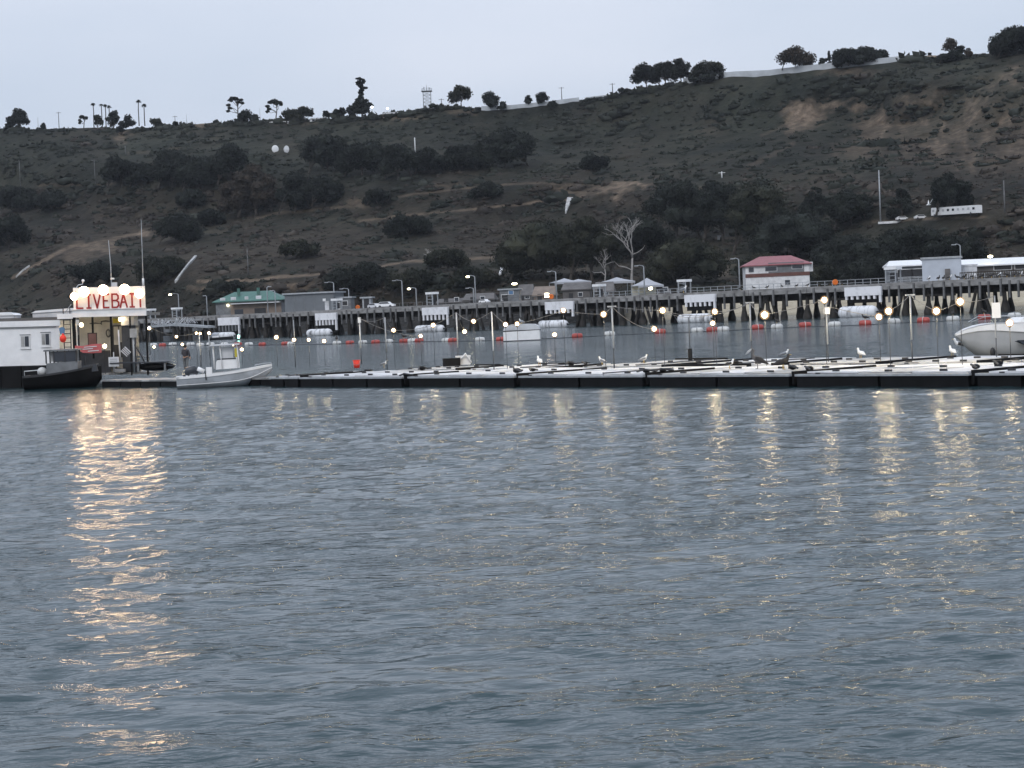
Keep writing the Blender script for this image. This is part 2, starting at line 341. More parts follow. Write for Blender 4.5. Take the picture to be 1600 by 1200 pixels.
def mixc(f, a_, b_):
    m = N('ShaderNodeMix', data_type='RGBA')
    nt.links.new(f, m.inputs['Factor']); nt.links.new(a_, m.inputs[6]); nt.links.new(b_, m.inputs[7]); return m.outputs[2]
c = mixc(attr('dry'), noisecol(.12, (.016, .020, .017), (.033, .036, .029)), noisecol(.15, (.022, .019, .017), (.055, .045, .037)))
c_ = c; tone = noisecol(.016, (.55, .60, .60), (1.45, 1.38, 1.25), .36, .64); tm_ = N('ShaderNodeMix', data_type='RGBA', blend_type='MULTIPLY'); tm_.inputs['Factor'].default_value = 1; nt.links.new(c_, tm_.inputs[6]); nt.links.new(tone, tm_.inputs[7]); c = tm_.outputs[2]
c = mixc(attr('bare'), c, noisecol(.25, (.085, .064, .048), (.235, .18, .132)))
c = mixc(attr('darkshore'), c, noisecol(.6, (.012, .012, .012), (.04, .037, .033)))
c = mixc(attr('sand'), c, noisecol(.3, (.34, .29, .215), (.46, .41, .31)))
nt.links.new(c, b.inputs['Base Color'])
bn = N('ShaderNodeTexNoise'); bn.inputs['Scale'].default_value = .5; bn.inputs['Detail'].default_value = 6; nt.links.new(geo.outputs['Position'], bn.inputs['Vector'])
bp = N('ShaderNodeBump'); bp.inputs['Distance'].default_value = 1.2; nt.links.new(bn.outputs['Fac'], bp.inputs['Height']); nt.links.new(bp.outputs[0], b.inputs['Normal'])
terr.data.materials.append(tm)

# ------------------------------------------------------------------ leaf clumps and cores shared by shrubs and trees
def ico(sub):
    import bmesh
    bm = bmesh.new(); bmesh.ops.create_icosphere(bm, subdivisions=sub, radius=1); v = np.array([q.co[:] for q in bm.verts]); f = np.array([[q.index for q in t.verts] for t in bm.faces]); bm.free(); return v, f
ICO1, ICO1F = ico(1); ICO2, ICO2F = ico(2)
def blobs(cen, rad, seed=0, big=False, rough=.28):   # displaced cores: cen (n,3), rad (n,3)
    r = np.random.default_rng(seed); V0, F0 = (ICO2, ICO2F) if big else (ICO1, ICO1F); n = len(cen); k = len(V0)
    s = 1 + rough * r.standard_normal((n, k, 1)).clip(-1.6, 1.6)
    V = V0[None] * s * rad[:, None, :] + cen[:, None, :]
    return V.reshape(-1, 3), (F0[None] + (np.arange(n) * k)[:, None, None]).reshape(-1, 3)
def leaves(cen, size, seed=0):             # small folded leaf-clump triangles, random turn
    r = np.random.default_rng(seed); n = len(cen); a = r.standard_normal((n, 3)); a /= np.linalg.norm(a, axis=1, keepdims=True)
    b_ = r.standard_normal((n, 3)); b_ -= a * (a * b_).sum(1, keepdims=True); b_ /= np.linalg.norm(b_, axis=1, keepdims=True)
    s = (size * (.6 + .8 * r.random(n)))[:, None]
    V = np.stack([cen - a * s, cen + b_ * s * .7, cen + a * s, cen - b_ * s * .6 + np.cross(a, b_) * s * .4], 1).reshape(-1, 3)
    i = np.arange(n)[:, None] * 4
    return V, np.concatenate([i + [0, 1, 2], i + [0, 2, 3]], 0)
def joinVF(parts):
    Vs, Fs, mi, o = [], [], [], 0
    for V_, F_, k in parts: Vs.append(V_); Fs.append(F_ + o); mi.append(np.full(len(F_), k)); o += len(V_)
    return np.concatenate(Vs), np.concatenate(Fs), np.concatenate(mi)

# ------------------------------------------------------------------ hillside brush (nobody could count it)
n = 12500
sx = RNG.uniform(-220, 1820, n); sv = RNG.uniform(.0, 1.0, n) ** .93; sv[:650] = 1 - .018 * RNG.random(650)
sy = y_terr(sx) * (1 - sv) + ridge_y(sx) * sv
keep = ~((sx > 268) & (sx < 314) & (sy > 398) & (sy < 446)) & ~((sx > 1362) & (sx < 1560) & (sy > 327) & (sy < 357)) & ~((sv > .96) & (((sx > 1075) & (sx < 1425)) | ((sx > 748) & (sx < 910)))) & (cover(sx, sy) < .30) & (fbm(sx, sy * 2, 26, 3, 40) + .35 > RNG.uniform(-.55, .6, n))
sx, sy, sv = sx[keep], sy[keep], sv[keep]; dd = hill_d(sx, sv); pos = Pn(sx, sy, dd); n = len(sx)
rad = .5 + RNG.gamma(2.0, .42, n); rad = rad.clip(.5, 3.4) * (.75 + .35 * (2 * np.clip(fbm(sx, sy * 2, 60, 3, 50) * 1.6 + .2, 0, 1))); rad *= 1.0
dryv = dryness(sx, sy) + RNG.normal(0, .14, n); isdry = dryv > .62
rad = np.where(sv > .985, rad * 1.6, rad)
R3 = np.stack([rad * RNG.uniform(.9, 1.5, n), rad * RNG.uniform(.9, 1.4, n), rad * RNG.uniform(.4, .75, n)], 1)
pos[:, 2] -= rad * .12
for nm, sel, mt, lab in (('hillside_brush', ~isdry, M['brush'], 'dark green brush covering the hillside'), ('dry_hillside_brush', isdry, M['brushdry'], 'brown dry brush mixed through the hillside')):
    c_, r_ = pos[sel], R3[sel]; k = len(c_)
    Vb, Fb = blobs(c_, r_ * .9, 3, True, .13)
    rep = 14; dirs = RNG.standard_normal((k, rep, 3)); dirs /= np.linalg.norm(dirs, axis=2, keepdims=True); dirs[..., 2] = np.abs(dirs[..., 2])
    lc = (c_[:, None] + dirs * r_[:, None] * RNG.uniform(.85, 1.2, (k, rep, 1))).reshape(-1, 3)
    Vl, Fl = leaves(lc, np.repeat(r_[:, 0], rep) * .26, 5)
    V, Ff, mi = joinVF([(Vb, Fb, 0), (Vl, Fl, 0)])
    tag(npmesh(nm, V, Ff, [mt], smooth=True), lab, kind='stuff')

# ------------------------------------------------------------------ water
wm = bpy.data.materials.new('bay_water'); wm.use_nodes = True; nt = wm.node_tree; b = nt.nodes['Principled BSDF']
b.inputs['Base Color'].default_value = (.022, .046, .053, 1); b.inputs['Roughness'].default_value = .10; b.inputs['IOR'].default_value = 1.333
geo = N('ShaderNodeNewGeometry')
def wave_bump(scale, dist, prev, stretch=(1, 1, 1), detail=3, rough=.5, mask=None):
    mpp = N('ShaderNodeMapping'); mpp.inputs['Scale'].default_value = stretch; mpp.inputs['Rotation'].default_value = (0, 0, math.radians(-12)); nt.links.new(geo.outputs['Position'], mpp.inputs['Vector'])
    n_ = N('ShaderNodeTexNoise'); n_.inputs['Scale'].default_value = scale; n_.inputs['Detail'].default_value = detail; n_.inputs['Roughness'].default_value = rough; nt.links.new(mpp.outputs[0], n_.inputs['Vector'])
    q = N('ShaderNodeBump'); q.inputs['Strength'].default_value = 1; q.inputs['Distance'].default_value = dist; nt.links.new(n_.outputs['Fac'], q.inputs['Height'])
    if prev: nt.links.new(prev, q.inputs['Normal'])
    if mask: nt.links.new(mask, q.inputs['Strength'])
    return q.outputs[0]
pm = N('ShaderNodeMapping'); pm.inputs['Scale'].default_value = (.5, 1.1, 1); nt.links.new(geo.outputs['Position'], pm.inputs['Vector'])
pn = N('ShaderNodeTexNoise'); pn.inputs['Scale'].default_value = .35; pn.inputs['Detail'].default_value = 5; pn.inputs['Roughness'].default_value = .65; nt.links.new(pm.outputs[0], pn.inputs['Vector'])
pr = N('ShaderNodeMapRange'); pr.inputs[1].default_value = .38; pr.inputs[2].default_value = .68; pr.inputs[3].default_value = .22; pr.inputs[4].default_value = 1.35; nt.links.new(pn.outputs['Fac'], pr.inputs[0]); pmask = pr.outputs[0]
o1 = wave_bump(1.3, .045, None, (.7, 1.3, 1), 2); o2 = wave_bump(3.8, .066, o1, (.6, 1.3, 1), 2, .5, pmask); o3 = wave_bump(14, .011, o2, (.8, 1.2, 1), 2, .5, pmask)
nt.links.new(o3, b.inputs['Normal'])
nth, nrr = 380, 760
th = np.radians(np.concatenate([np.linspace(-62, -20, 60, endpoint=False), np.linspace(-20, 20, nth), np.linspace(20, 62, 61)[1:]])); rr = np.concatenate([np.geomspace(6, 200, nrr), np.geomspace(220, 6000, 20)])
TH, RR = np.meshgrid(th, rr); WX = RR * np.sin(TH); WY = RR * np.cos(TH); WZ = np.zeros_like(WX)
wr = np.random.default_rng(11)
for i in range(60):
    lam = .5 * (6.5 ** wr.random()); k = 2 * np.pi / lam; an = wr.normal(math.radians(80), .75); am = (.0040 if lam < 1.7 else .0018) * lam * wr.uniform(.5, 1.2)
    ph = k * (WX * math.cos(an) + WY * math.sin(an)) + wr.uniform(0, 6.28)
    fade = np.clip((lam * 60 - RR * np.radians(.11) * 60) / (lam * 40), 0, 1) if lam < 1.2 else 1
    WZ += am * (np.sin(ph) + .22 * np.sin(2 * ph + 1.57)) * fade
WZ *= np.clip(1.3 - RR / 190, .0, 1) * (.65 + .5 * (fbm(WX, WY, 9, 3, 77) + .5).clip(0, 1.2))
idx = np.arange(TH.size).reshape(TH.shape); Fq = np.stack([idx[:-1, :-1], idx[:-1, 1:], idx[1:, 1:], idx[1:, :-1]], -1).reshape(-1, 4)
tag(npmesh('water', np.stack([WX, WY, WZ], -1).reshape(-1, 3), Fq, [wm], smooth=True), kind='structure')
sheet = MB(); sheet.add([(-9000, -9000, -.5), (9000, -9000, -.5), (9000, 9000, -.5), (-9000, 9000, -.5)], [(0, 1, 2, 3)], wm)
tag(sheet.build('water'), kind='structure')

# ------------------------------------------------------------------ trees on the ridge, the slope and the shore
TREE_N = [0]
def tree(name, label, cat, x, yb, yt, w, kind='round', mt='leafdark', dens=1.0, group=None, depth=None, trunk=None, lean=0.0):
    """x: middle of the crown, yb foot, yt top, w crown width, as they measure in the photograph; depth from the terrain there"""
    TREE_N[0] += 1; r = np.random.default_rng(100 + TREE_N[0])
    base = P(x, yb, depth) if depth else H(x, yb)
    d = (base - C).dot(RC @ Vector((0, 0, -1))); k = d / F; w *= 1.2 if kind == 'airy' else 1
    h = (yb - yt) * k + .3; W = w * k; t = thing(name, label, cat, base, 0, group)
    tk = M[trunk or 'bark']; lf = M[mt]; ls = max(.24, d * .00052)
    mb = MB(); crown = []
    def limb(p0, p1, r0, r1, m=None, n=6, wob=.08):
        p0, p1 = Vector(p0), Vector(p1); L_ = (p1 - p0).length
        q = [p0.lerp(p1, s) + Vector(r.normal(0, L_ * wob * math.sin(s * 3.14), 3)) for s in (0, .33, .66, 1)]
        mb.tube(q, [r0 + (r1 - r0) * s for s in (0, .33, .66, 1)], m or tk, n)
    lobes = []
    if kind in ('round', 'airy', 'hedge', 'grove'):
        lo = {'round': -.02, 'airy': .2, 'hedge': .05, 'grove': .12}[kind]
        nl = int({'round': 9, 'airy': 13, 'hedge': 16, 'grove': 14}[kind] * (1 if W < 12 else 1.7 if W < 25 else 2.6))
        for i in range(nl):
            a = r.uniform(0, 6.28); q = math.sqrt(r.random()); px, py = math.cos(a) * q, math.sin(a) * q
            top = math.sqrt(max(0, 1 - px * px * .8)) if kind != 'hedge' else math.sqrt(max(0, 1 - px ** 6 * .6)) * r.uniform(.8, 1)
            f = r.uniform(.35, 1) if kind != 'hedge' else r.uniform(.2, 1)
            z = lo * h + (h * (1 - lo) * top) * f * .84
            lr = W * r.uniform(.15, .23) if kind != 'hedge' else h * r.uniform(.25, .4)
            if W > 12 and kind != 'hedge': lr *= .85
            lr = min(lr, h * .3)
            lobes.append((px * (W / 2 - lr * .8) + lean * z, py * min(W / 2, 9) * .8, min(z, h - lr * .6), lr))
        trunks = 1 if kind in ('round', 'airy') and W < h * 1.6 else (3 if kind != 'hedge' else 6)
        for j in range(trunks):
            bx = 0 if trunks == 1 else (j / (trunks - 1) - .5) * W * .7
            r0 = max(.22, h * .028); fk = Vector((bx * .9 + lean * h * .3, 0, h * lo * 1.1)); limb((bx, 0, 0), fk, r0, r0 * .7, n=7, wob=.04)
            near_ = sorted(lobes, key=lambda q: abs(q[0] - bx))[:max(4, len(lobes) // trunks)]
            for q in near_[:9]: limb(fk, (q[0], q[1], q[2] - q[3] * .2), min(r0 * .5, .3), .06 if kind != 'airy' else .12, n=5)
    elif kind == 'umbrella':
        r0 = max(.3, h * .03); limb((0, 0, 0), (W * .1, 0, h * .8), r0, r0 * .5, n=7, wob=.03)
        for px, pz, s in ((0, .93, .24), (-.25, .9, .2), (.25, .88, .18), (-.38, .72, .15), (-.3, .6, .14), (.32, .78, .13), (-.12, .95, .2), (.1, .82, .18), (-.42, .5, .12)):
            q = (px * W, r.uniform(-.15, .15) * W, pz * h, s * W * .62); lobes.append(q); limb((W * .08, 0, h * max(.4, pz - .25)), q[:3], r0 * .4, .08, n=5)
    elif kind == 'pine':
        r0 = max(.3, h * .02); limb((0, 0, 0), (0, 0, h * .97), r0, .1, n=7, wob=.01)
        for i in range(26):
            s = i / 25; z = h * (.16 + .78 * s); wd = W / 2 * (.62 + .38 * math.sin(s * 9)) * (1 - s) ** .45 if s < .72 else W * .2 * (1.1 - (s - .72) * 1.5) * (0.35 if .72 < s < .8 else 1)
            for j in range(3):
                a = r.uniform(0, 6.28); q = r.uniform(.35, 1); lobes.append((math.cos(a) * wd * q, math.sin(a) * wd * q, z, max(.5, wd * .34)))
                if j == 0: limb((0, 0, z - .4), (math.cos(a) * wd * .9, math.sin(a) * wd * .9, z), .15, .05, n=4)
    elif kind == 'cone':
        limb((0, 0, 0), (0, 0, h * .95), max(.2, h * .02), .06, n=6, wob=.01)
        for i in range(22):
            s = r.random() ** 1.3; a = r.uniform(0, 6.28); wd = W / 2 * (1 - s) * .75; lobes.append((math.cos(a) * wd, math.sin(a) * wd, h * (.1 + .85 * s), W * .17 * (1.15 - s)))
    elif kind == 'palm':
        limb((0, 0, 0), (lean * h, 0, h * .9), .3, .24, n=7, wob=.01)
        hd = Vector((lean * h, 0, h * .9)); fm = MB()
        for i in range(24):
            a = i * 2.4; el = r.uniform(-.6, 1.1); L_ = W * .55; pts = []
            for s in (0, .35, .7, 1): pts.append(hd + Vector((math.cos(a) * math.cos(el) * L_ * s, math.sin(a) * math.cos(el) * L_ * s, math.sin(el) * L_ * s * .8 - .5 * L_ * s * s)))
            fm.tube(pts, [(.25, .05), (.45, .05), (.35, .05), (.05, .02)], lf, 4)
        mb.build('trunk', t); fm.build('fronds', t); return t
    elif kind == 'dead':
        def grow(p, dr, L_, rad, lv):
            q = p + dr * L_; limb(p, q, rad, rad * .62, tk, 6 if lv < 2 else 4, .05)
            if lv >= 5 or rad < .035: return
            for _ in range(3 if lv < 4 else 2):
                nd = (dr + Vector((r.normal(0, .52), r.normal(0, .4), r.normal(.12, .3)))).normalized(); grow(q if r.random() < .7 else p.lerp(q, .7), nd, L_ * r.uniform(.5, .7), rad * r.uniform(.45, .68), lv + 1)
        grow(Vector((0, 0, -.2)), Vector((lean, 0, 1)).normalized(), h * .42, max(.2, h * .02), 0)
        for s in (.25, .45): limb((0, 0, h * s), (-W * .45 * (1 if s < .3 else -.8), 0, h * (s + .12)), .16, .05, n=5, wob=.12)
        mb.build('trunk', t); return t
    mb.build('trunk', t)
    Lb = np.array(lobes); cen = Lb[:, :3]; R_ = Lb[:, 3]
    core = {'round': .8, 'airy': .34, 'hedge': .9, 'grove': .85, 'umbrella': .72, 'pine': .55, 'cone': .8}[kind]
    squash = {'umbrella': .5, 'pine': .45}.get(kind, .8)
    R3_ = np.stack([R_, R_, R_ * squash], 1)
    Vb, Fb = blobs(cen, R3_ * core, TREE_N[0], True, .14)
    nl = (np.clip(60 * (R_ / ls / 3) ** 2, 45, 420) * dens * (1.3 if kind == 'airy' else 1)).astype(int)
    rep = np.repeat(np.arange(len(R_)), nl); dr = r.standard_normal((len(rep), 3)); dr /= np.linalg.norm(dr, axis=1, keepdims=True)
    lc = cen[rep] + dr * R3_[rep] * (r.uniform(.45 if kind == 'airy' else .75, 1.28, (len(rep), 1)))
    Vl, Fl = leaves(lc, np.full(len(rep), ls), TREE_N[0])
    V_, F_, mi = joinVF([(Vb, Fb, 0), (Vl, Fl, 0)])
    npmesh('crown', V_, F_, [lf], parent=t)
    return t

RT = 'trees along the ridge'
T = tree
T('eucalyptus_tree', 'ragged tall tree with see-through crown at the far end of the ridge', 'tree', 29, 205, 168, 30, 'airy', dens=1.3, group=RT)
T('shrub', 'small bush beside the ragged tree at the far ridge end', 'bush', 13, 206, 192, 12, 'round', group=RT)
T('shrub', 'low bush on the ridge between the ragged tree and the palms', 'bush', 68, 204, 192, 12, 'round', group=RT)
for i, (x, yt, w) in enumerate(((147, 158, 8), (160, 159.5, 8), (166, 160, 7), (172, 162, 8))):
    T('palm_tree', ['short fan palm standing alone before the cluster of three', 'first palm of the tight cluster of three on the ridge', 'middle palm of the tight cluster of three', 'palm of the cluster of three beside the dark round bush'][i], 'palm', x, 199, yt, w, 'palm', group='palms on the ridge')
T('palm_tree', 'tallest fan palm on the ridge skyline', 'palm', 217.5, 196, 153, 9, 'palm', group='palms on the ridge', lean=.02)
T('palm_tree', 'slightly shorter palm next to the tallest palm', 'palm', 226.5, 196, 160, 9, 'palm', group='palms on the ridge')
T('flat_topped_tree', 'small flat topped tree before the first palm', 'tree', 131, 202, 181, 16, 'umbrella', group=RT)
T('round_tree', 'grey green round bush under the cluster of palms', 'tree', 152, 198, 178, 21, 'round', 'leafolive', group=RT)
T('round_tree', 'dense dark round tree beneath the third palm', 'tree', 176, 200, 170, 23, 'round', dens=1.3, group=RT)
T('spreading_tree', 'low spreading dark tree between the palms', 'tree', 199, 198, 181, 26, 'round', group=RT)
T('round_tree', 'dark low tree below the ridge at the head of the bare slope', 'tree', 190, 211, 188, 18, 'round', group=RT)
T('round_tree', 'squat bush beyond the tallest palms', 'tree', 245, 198, 184, 22, 'round', 'leafolive', group=RT)
T('shrub', 'small dark bush past the squat bush on the ridge', 'bush', 274, 198, 190, 10, 'round', group=RT)
T('umbrella_pine', 'windswept umbrella pine on a bare tan rise', 'tree', 370, 193, 152, 31, 'umbrella', dens=1.6, group=RT)
T('spreading_tree', 'low leaning tree tucked against the umbrella pine', 'tree', 388, 192, 169, 34, 'round', group=RT)
T('umbrella_pine', 'dark one-sided pine at the edge of the big grey green clump', 'tree', 431, 191, 156, 30, 'umbrella', dens=1.6, group=RT)
T('round_tree', 'large grey green round tree in the ridge clump', 'tree', 454, 191, 161, 30, 'round', 'leafolive', 1.2, group=RT)
T('round_tree', 'broad grey green tree sloping down behind the round one', 'tree', 477, 191, 166, 34, 'round', 'leafolive', 1.2, group=RT)
for i, (x, yt, w) in enumerate(((510, 172, 10), (524, 170, 16), (534, 169, 14))):
    T('small_tree', 'small open tree, %s in the row before the tall pine' % ORD[i], 'tree', x, 186, yt, w, 'airy', group=RT)
T('round_tree', 'dark dense tree hugging the foot of the tall pine', 'tree', 548, 187, 165, 22, 'round', dens=1.3, group=RT)
T('tall_pine', 'tall layered island pine rising above the ridge', 'tree', 566, 185, 119, 37, 'pine', dens=1.4, group=RT)
T('eucalyptus_tree', 'airy pale crowned tree just past the lattice tower', 'tree', 721, 166, 134, 32, 'airy', 'leafolive', group=RT)
T('shrub', 'bushy thicket at the foot of the lattice tower', 'bush', 682, 171, 161, 30, 'round', group=RT)
T('round_tree', 'rounded dark tree beside the airy crowned tree', 'tree', 766, 170, 143, 32, 'round', group=RT)
T('small_tree', 'small dark tree before the paired round ones above the pale wall', 'tree', 826, 163, 149, 16, 'round', group=RT)
T('round_tree', 'round dark tree standing above the pale wall', 'tree', 847, 162, 142, 24, 'round', group=RT)
T('shrub', 'bush growing in front of the pale ridge wall', 'bush', 784, 176, 158, 18, 'round', group=RT)
T('shrub', 'bush covering the end of the lower pale wall', 'bush', 864, 168, 157, 18, 'round', group=RT)
T('shrub', 'rounded bush beside the utility pole where the ridge climbs', 'bush', 975, 147, 137, 24, 'round', group=RT)
T('eucalyptus_tree', 'leaning open crowned tree, lowest of the ridge trio', 'tree', 1010, 139, 101, 40, 'airy', group=RT, dens=1.1)
T('eucalyptus_tree', 'middle tree of the open crowned ridge trio', 'tree', 1040, 136, 94, 36, 'airy', group=RT, dens=1.3)
T('eucalyptus_tree', 'densest and tallest tree of the ridge trio', 'tree', 1064, 131, 92, 34, 'airy', group=RT, dens=1.6)
T('wispy_tree', 'wispy brownish tree behind the start of the pale wall', 'tree', 1106, 124, 97, 46, 'airy', 'leafolive', .7, group=RT)
T('hedge', 'low dark hedge running down to the start of the pale wall', 'hedge', 1106, 127, 113, 64, 'hedge', group=RT)
T('bare_crowned_tree', 'solitary twiggy round crowned tree above the pale wall', 'tree', 1243, 108, 75, 50, 'airy', 'leafbrown', .8, group=RT)
T('hedge', 'long dark rounded hedge of trees on the high ridge', 'hedge', 1345, 101, 73, 96, 'hedge', dens=1.4, group=RT)
T('small_conifer', 'little pointed conifer at the end of the long hedge', 'tree', 1296, 104, 79, 9, 'cone', group=RT)
T('shrub', 'bush at the foot of the little conifer', 'bush', 1287, 104, 87, 15, 'round', group=RT)
T('bare_crowned_tree', 'bare twiggy tree on the high ridge near the tan wall', 'tree', 1486, 90, 59, 26, 'airy', 'leafbrown', .55, group=RT, trunk='palebark')
T('small_tree', 'small thin tree beside the bare twiggy one', 'tree', 1500, 88, 70, 13, 'airy', group=RT)
T('round_tree', 'dark bushes below the bare twiggy tree', 'tree', 1484, 97, 80, 46, 'grove', group=RT)
T('small_tree', 'twiggy sapling between the dark bushes and the dome tree', 'tree', 1513, 92, 77, 12, 'airy', 'leafbrown', .6, group=RT)
T('round_tree', 'big dark dome crowned tree at the highest end of the ridge', 'tree', 1590, 86, 46, 88, 'grove', dens=1.3, group=RT)
ST = 'trees on the slope'
SL = [(190, 290, 242, 50, 'grove', 'dark round tree at the upper end of the slope grove'), (222, 288, 256, 44, 'grove', 'lower dark tree beside the first round slope tree'), (270, 290, 232, 50, 'grove', 'tall bluish dark tree in the upper grove'), (312, 294, 248, 60, 'grove', 'wide bluish dark tree between two taller ones'), (362, 286, 224, 50, 'grove', 'tall dark tree below the paired white domes'),
      (400, 335, 256, 62, 'grove', 'brownish green tree in the middle of the slope'), (372, 338, 280, 50, 'grove', 'dark tree at the foot of the brownish one'), (462, 330, 274, 60, 'grove', 'broad dark tree right below the paired domes'), (508, 320, 276, 48, 'grove', 'dark tree lowest in the mid slope grove'), (512, 268, 213, 68, 'grove', 'large dome crowned tree under the ridge pine'), (566, 272, 222, 64, 'grove', 'dark tree joined to the large dome crown'),
      (622, 276, 228, 48, 'grove', 'dark tree beside the white post on the slope'), (672, 268, 236, 56, 'grove', 'low dark tree past the white post'), (722, 264, 232, 54, 'grove', 'low dark tree leading up to the biggest mound'), (790, 260, 207, 84, 'grove', 'biggest dark mound shaped tree high on the slope'),
      (14, 388, 334, 54, 'grove', 'dark tree low on the slope above the white barge roof'), (28, 328, 294, 60, 'grove', 'dark thicket on the slope beside the small utility pole'), (80, 328, 300, 40, 'grove', 'dark bush past the thicket by the small pole'), (276, 378, 338, 62, 'grove', 'dark tree above the sloping concrete chute'), (330, 352, 330, 34, 'grove', 'small dark tree beside the one above the chute'), (300, 322, 300, 40, 'grove', 'lone bush in the open brown slope'),
      (590, 318, 300, 40, 'grove', 'bush on the brown slope under the post'), (640, 366, 340, 70, 'grove', 'round bush patch on the lower brown slope'), (760, 308, 290, 50, 'grove', 'flat bush under the biggest mound tree'), (930, 265, 245, 40, 'grove', 'low dark bush on the open middle slope')]
for x, yb, yt, w, k, lab in SL: T('slope_tree', lab, 'tree', x, yb + 2, yt - 3, w * 1.25, k, dens=1.15, group=ST, mt='leafbrown' if 'brownish' in lab else 'leafdark')
LT = 'trees above the shore buildings'
for x, yb, yt, w, k, mt_, lab in [
    (1058, 372, 282, 84, 'grove', 'leafdark', 'tall dark tree at the end of the tan cutting'), (1130, 376, 270, 70, 'grove', 'leafdark', 'tall dark tree behind the pale trunk'), (1186, 392, 284, 90, 'grove', 'leafolive', 'tall brownish green tree above the red roof'), (1240, 402, 335, 110, 'grove', 'leafdark', 'wide dark tree right behind the red roof'),
    (850, 432, 352, 120, 'grove', 'leafolive', 'huge olive crowned tree above the white canopies'), (925, 436, 336, 80, 'grove', 'leafolive', 'tall thin leaved tree around the small dead one'), (1075, 442, 378, 110, 'grove', 'leafolive', 'broad tree between the bleached tree and the red roof'), (1330, 424, 372, 100, 'grove', 'leafdark', 'dark tree mass past the red roof'), (1420, 404, 360, 100, 'grove', 'leafdark', 'dark clump above the white roofed shed'),
    (1005, 404, 340, 80, 'grove', 'leafdark', 'dark tree behind the crown of the bleached tree'), (1370, 446, 404, 120, 'grove', 'leafdark', 'dark low thicket past the orange round board'), (1490, 412, 374, 90, 'grove', 'leafdark', 'dark thicket above the pale blue shed'), (1190, 436, 398, 60, 'grove', 'leafolive', 'dark bush peeking over the red roof'), (700, 420, 392, 60, 'grove', 'leafolive', 'low bush under the brown slope road'), (470, 400, 378, 60, 'grove', 'leafolive', 'bush low on the slope above the grey shed'), (150, 440, 412, 70, 'grove', 'leafdark', 'dark bushes rising behind the lit sign'),
    (1410, 336, 282, 36, 'cone', 'leafdark', 'dark pointed conifer beside the tall mast'), (1486, 332, 266, 54, 'grove', 'leafdark', 'dark tree behind the parked white bus'), (1276, 330, 284, 40, 'cone', 'leafdark', 'dark conifer on the slope above the red roof'), (1330, 350, 300, 60, 'grove', 'leafdark', 'dark tree beside the short wooden pole'),
    (560, 452, 414, 84, 'grove', 'leafdark', 'dark bushes behind the small white trucks'), (640, 452, 424, 70, 'grove', 'leafolive', 'low trees behind the twin street lamps'), (250, 440, 402, 70, 'grove', 'leafolive', 'olive tree behind the barge masts'), (1290, 440, 418, 40, 'grove', 'leafolive', 'bush beside the red roofed house'), (1260, 452, 425, 30, 'round', 'leafdark', 'shrub against the corner of the red roofed house'), (370, 452, 440, 60, 'hedge', 'leafdark', 'low hedge behind the green roof'),
    (740, 446, 422, 70, 'grove', 'leafolive', 'low bushes beneath the white slope chute')]:
    T('shore_tree', lab, 'tree', x, yb + 3, yt - 2, w * 1.25, k, mt_, 1.2, group=LT)
T('bare_tree', 'bleached leafless tree standing tall behind the pier', 'tree', 989, 452, 334, 60, 'dead', trunk='palebark', depth=float(d_terr(989)) - 25, lean=.02)
T('bare_tree', 'smaller leafless tree beside the tall bleached one', 'tree', 946, 446, 384, 46, 'dead', trunk='palebark', depth=float(d_terr(946)) - 15)
T('bare_tree', 'forked pale trunk in front of the dark trees', 'tree', 1131, 376, 312, 34, 'dead', trunk='palebark')
T('bare_tree', 'thin leafless sapling above the green slope', 'tree', 668, 402, 385, 14, 'dead', trunk='palebark')

# ------------------------------------------------------------------ things on the ridge and slope
def frame_at(p):       # metres per photo pixel at a point
    return (p - C).dot(RC @ Vector((0, 0, -1))) / F
def pole(name, label, cat, x, yb, yt, rad, m='galv', arms=0, group=None, depth=None, cap=None):
    b_ = P(x, yb, depth) if depth else H(x, yb); k = frame_at(b_); h = (yb - yt) * k + .3
    t = thing(name, label, cat, b_, 0, group); MB().tube([(0, 0, 0), (0, 0, h)], [rad, rad * .7], M[m], 8).build('pole', t)
    for i in range(arms): MB().box((0, 0, h - .5 - i * 1.3), (2.8, .18, .18), M[m]).build('crossarm', t)
    if cap: MB().box((0, 0, h + .2), cap, M['white']).build('cap', t)
    return t
UP = 'utility poles on the slope and ridge'
for x, yb, yt, r_, a_, m_, lab in [(60, 203, 183, .16, 0, 'galv', 'thin mast on the ridge past the ragged tree'), (92.5, 202, 175, .2, 1, 'wood', 'pole with crossarm on the ridge before the palms'), (274, 198, 181, .16, 1, 'wood', 'short crossarm pole on the ridge past the palms'), (292, 196, 179, .14, 0, 'galv', 'thin mast on the bare tan rise'), (407, 192, 169, .14, 0, 'galv', 'thin mast between the two umbrella pines'),
        (690, 168, 154, .2, 1, 'wood', 'short pole beside the lattice tower'), (878, 158, 136, .2, 1, 'wood', 'pole above the pale wall on the climbing ridge'), (957.5, 151, 130, .24, 1, 'wood', 'darker pole where the ridge climbs steeply'), (32, 293, 250, .2, 0, 'postgrey', 'wooden pole at the far end of the slope'), (149, 288, 249, .18, 1, 'postgrey', 'faint crossarm pole on the upper slope'),
        (649, 242, 215, .34, 0, 'white', 'short white post on the green slope'), (388, 430, 388, .22, 0, 'postgrey', 'wooden pole above the green roof'), (1334, 340, 303, .22, 0, 'postgrey', 'short wooden pole below the tall mast'), (1376, 347, 266, .27, 0, 'galv', 'tall tapering grey mast beside the slope road'), (1570, 333, 282, .26, 0, 'postgrey', 'wooden pole past the parked white bus'), (1128, 278, 268, .3, 1, 'white', 'small white marker post on the dark slope'), (196, 241, 228, .3, 0, 'postgrey', 'stubby pale post at the foot of the bare patch')]:
    pole('utility_pole', lab, 'pole', x, yb, yt, r_, m_, a_, UP)
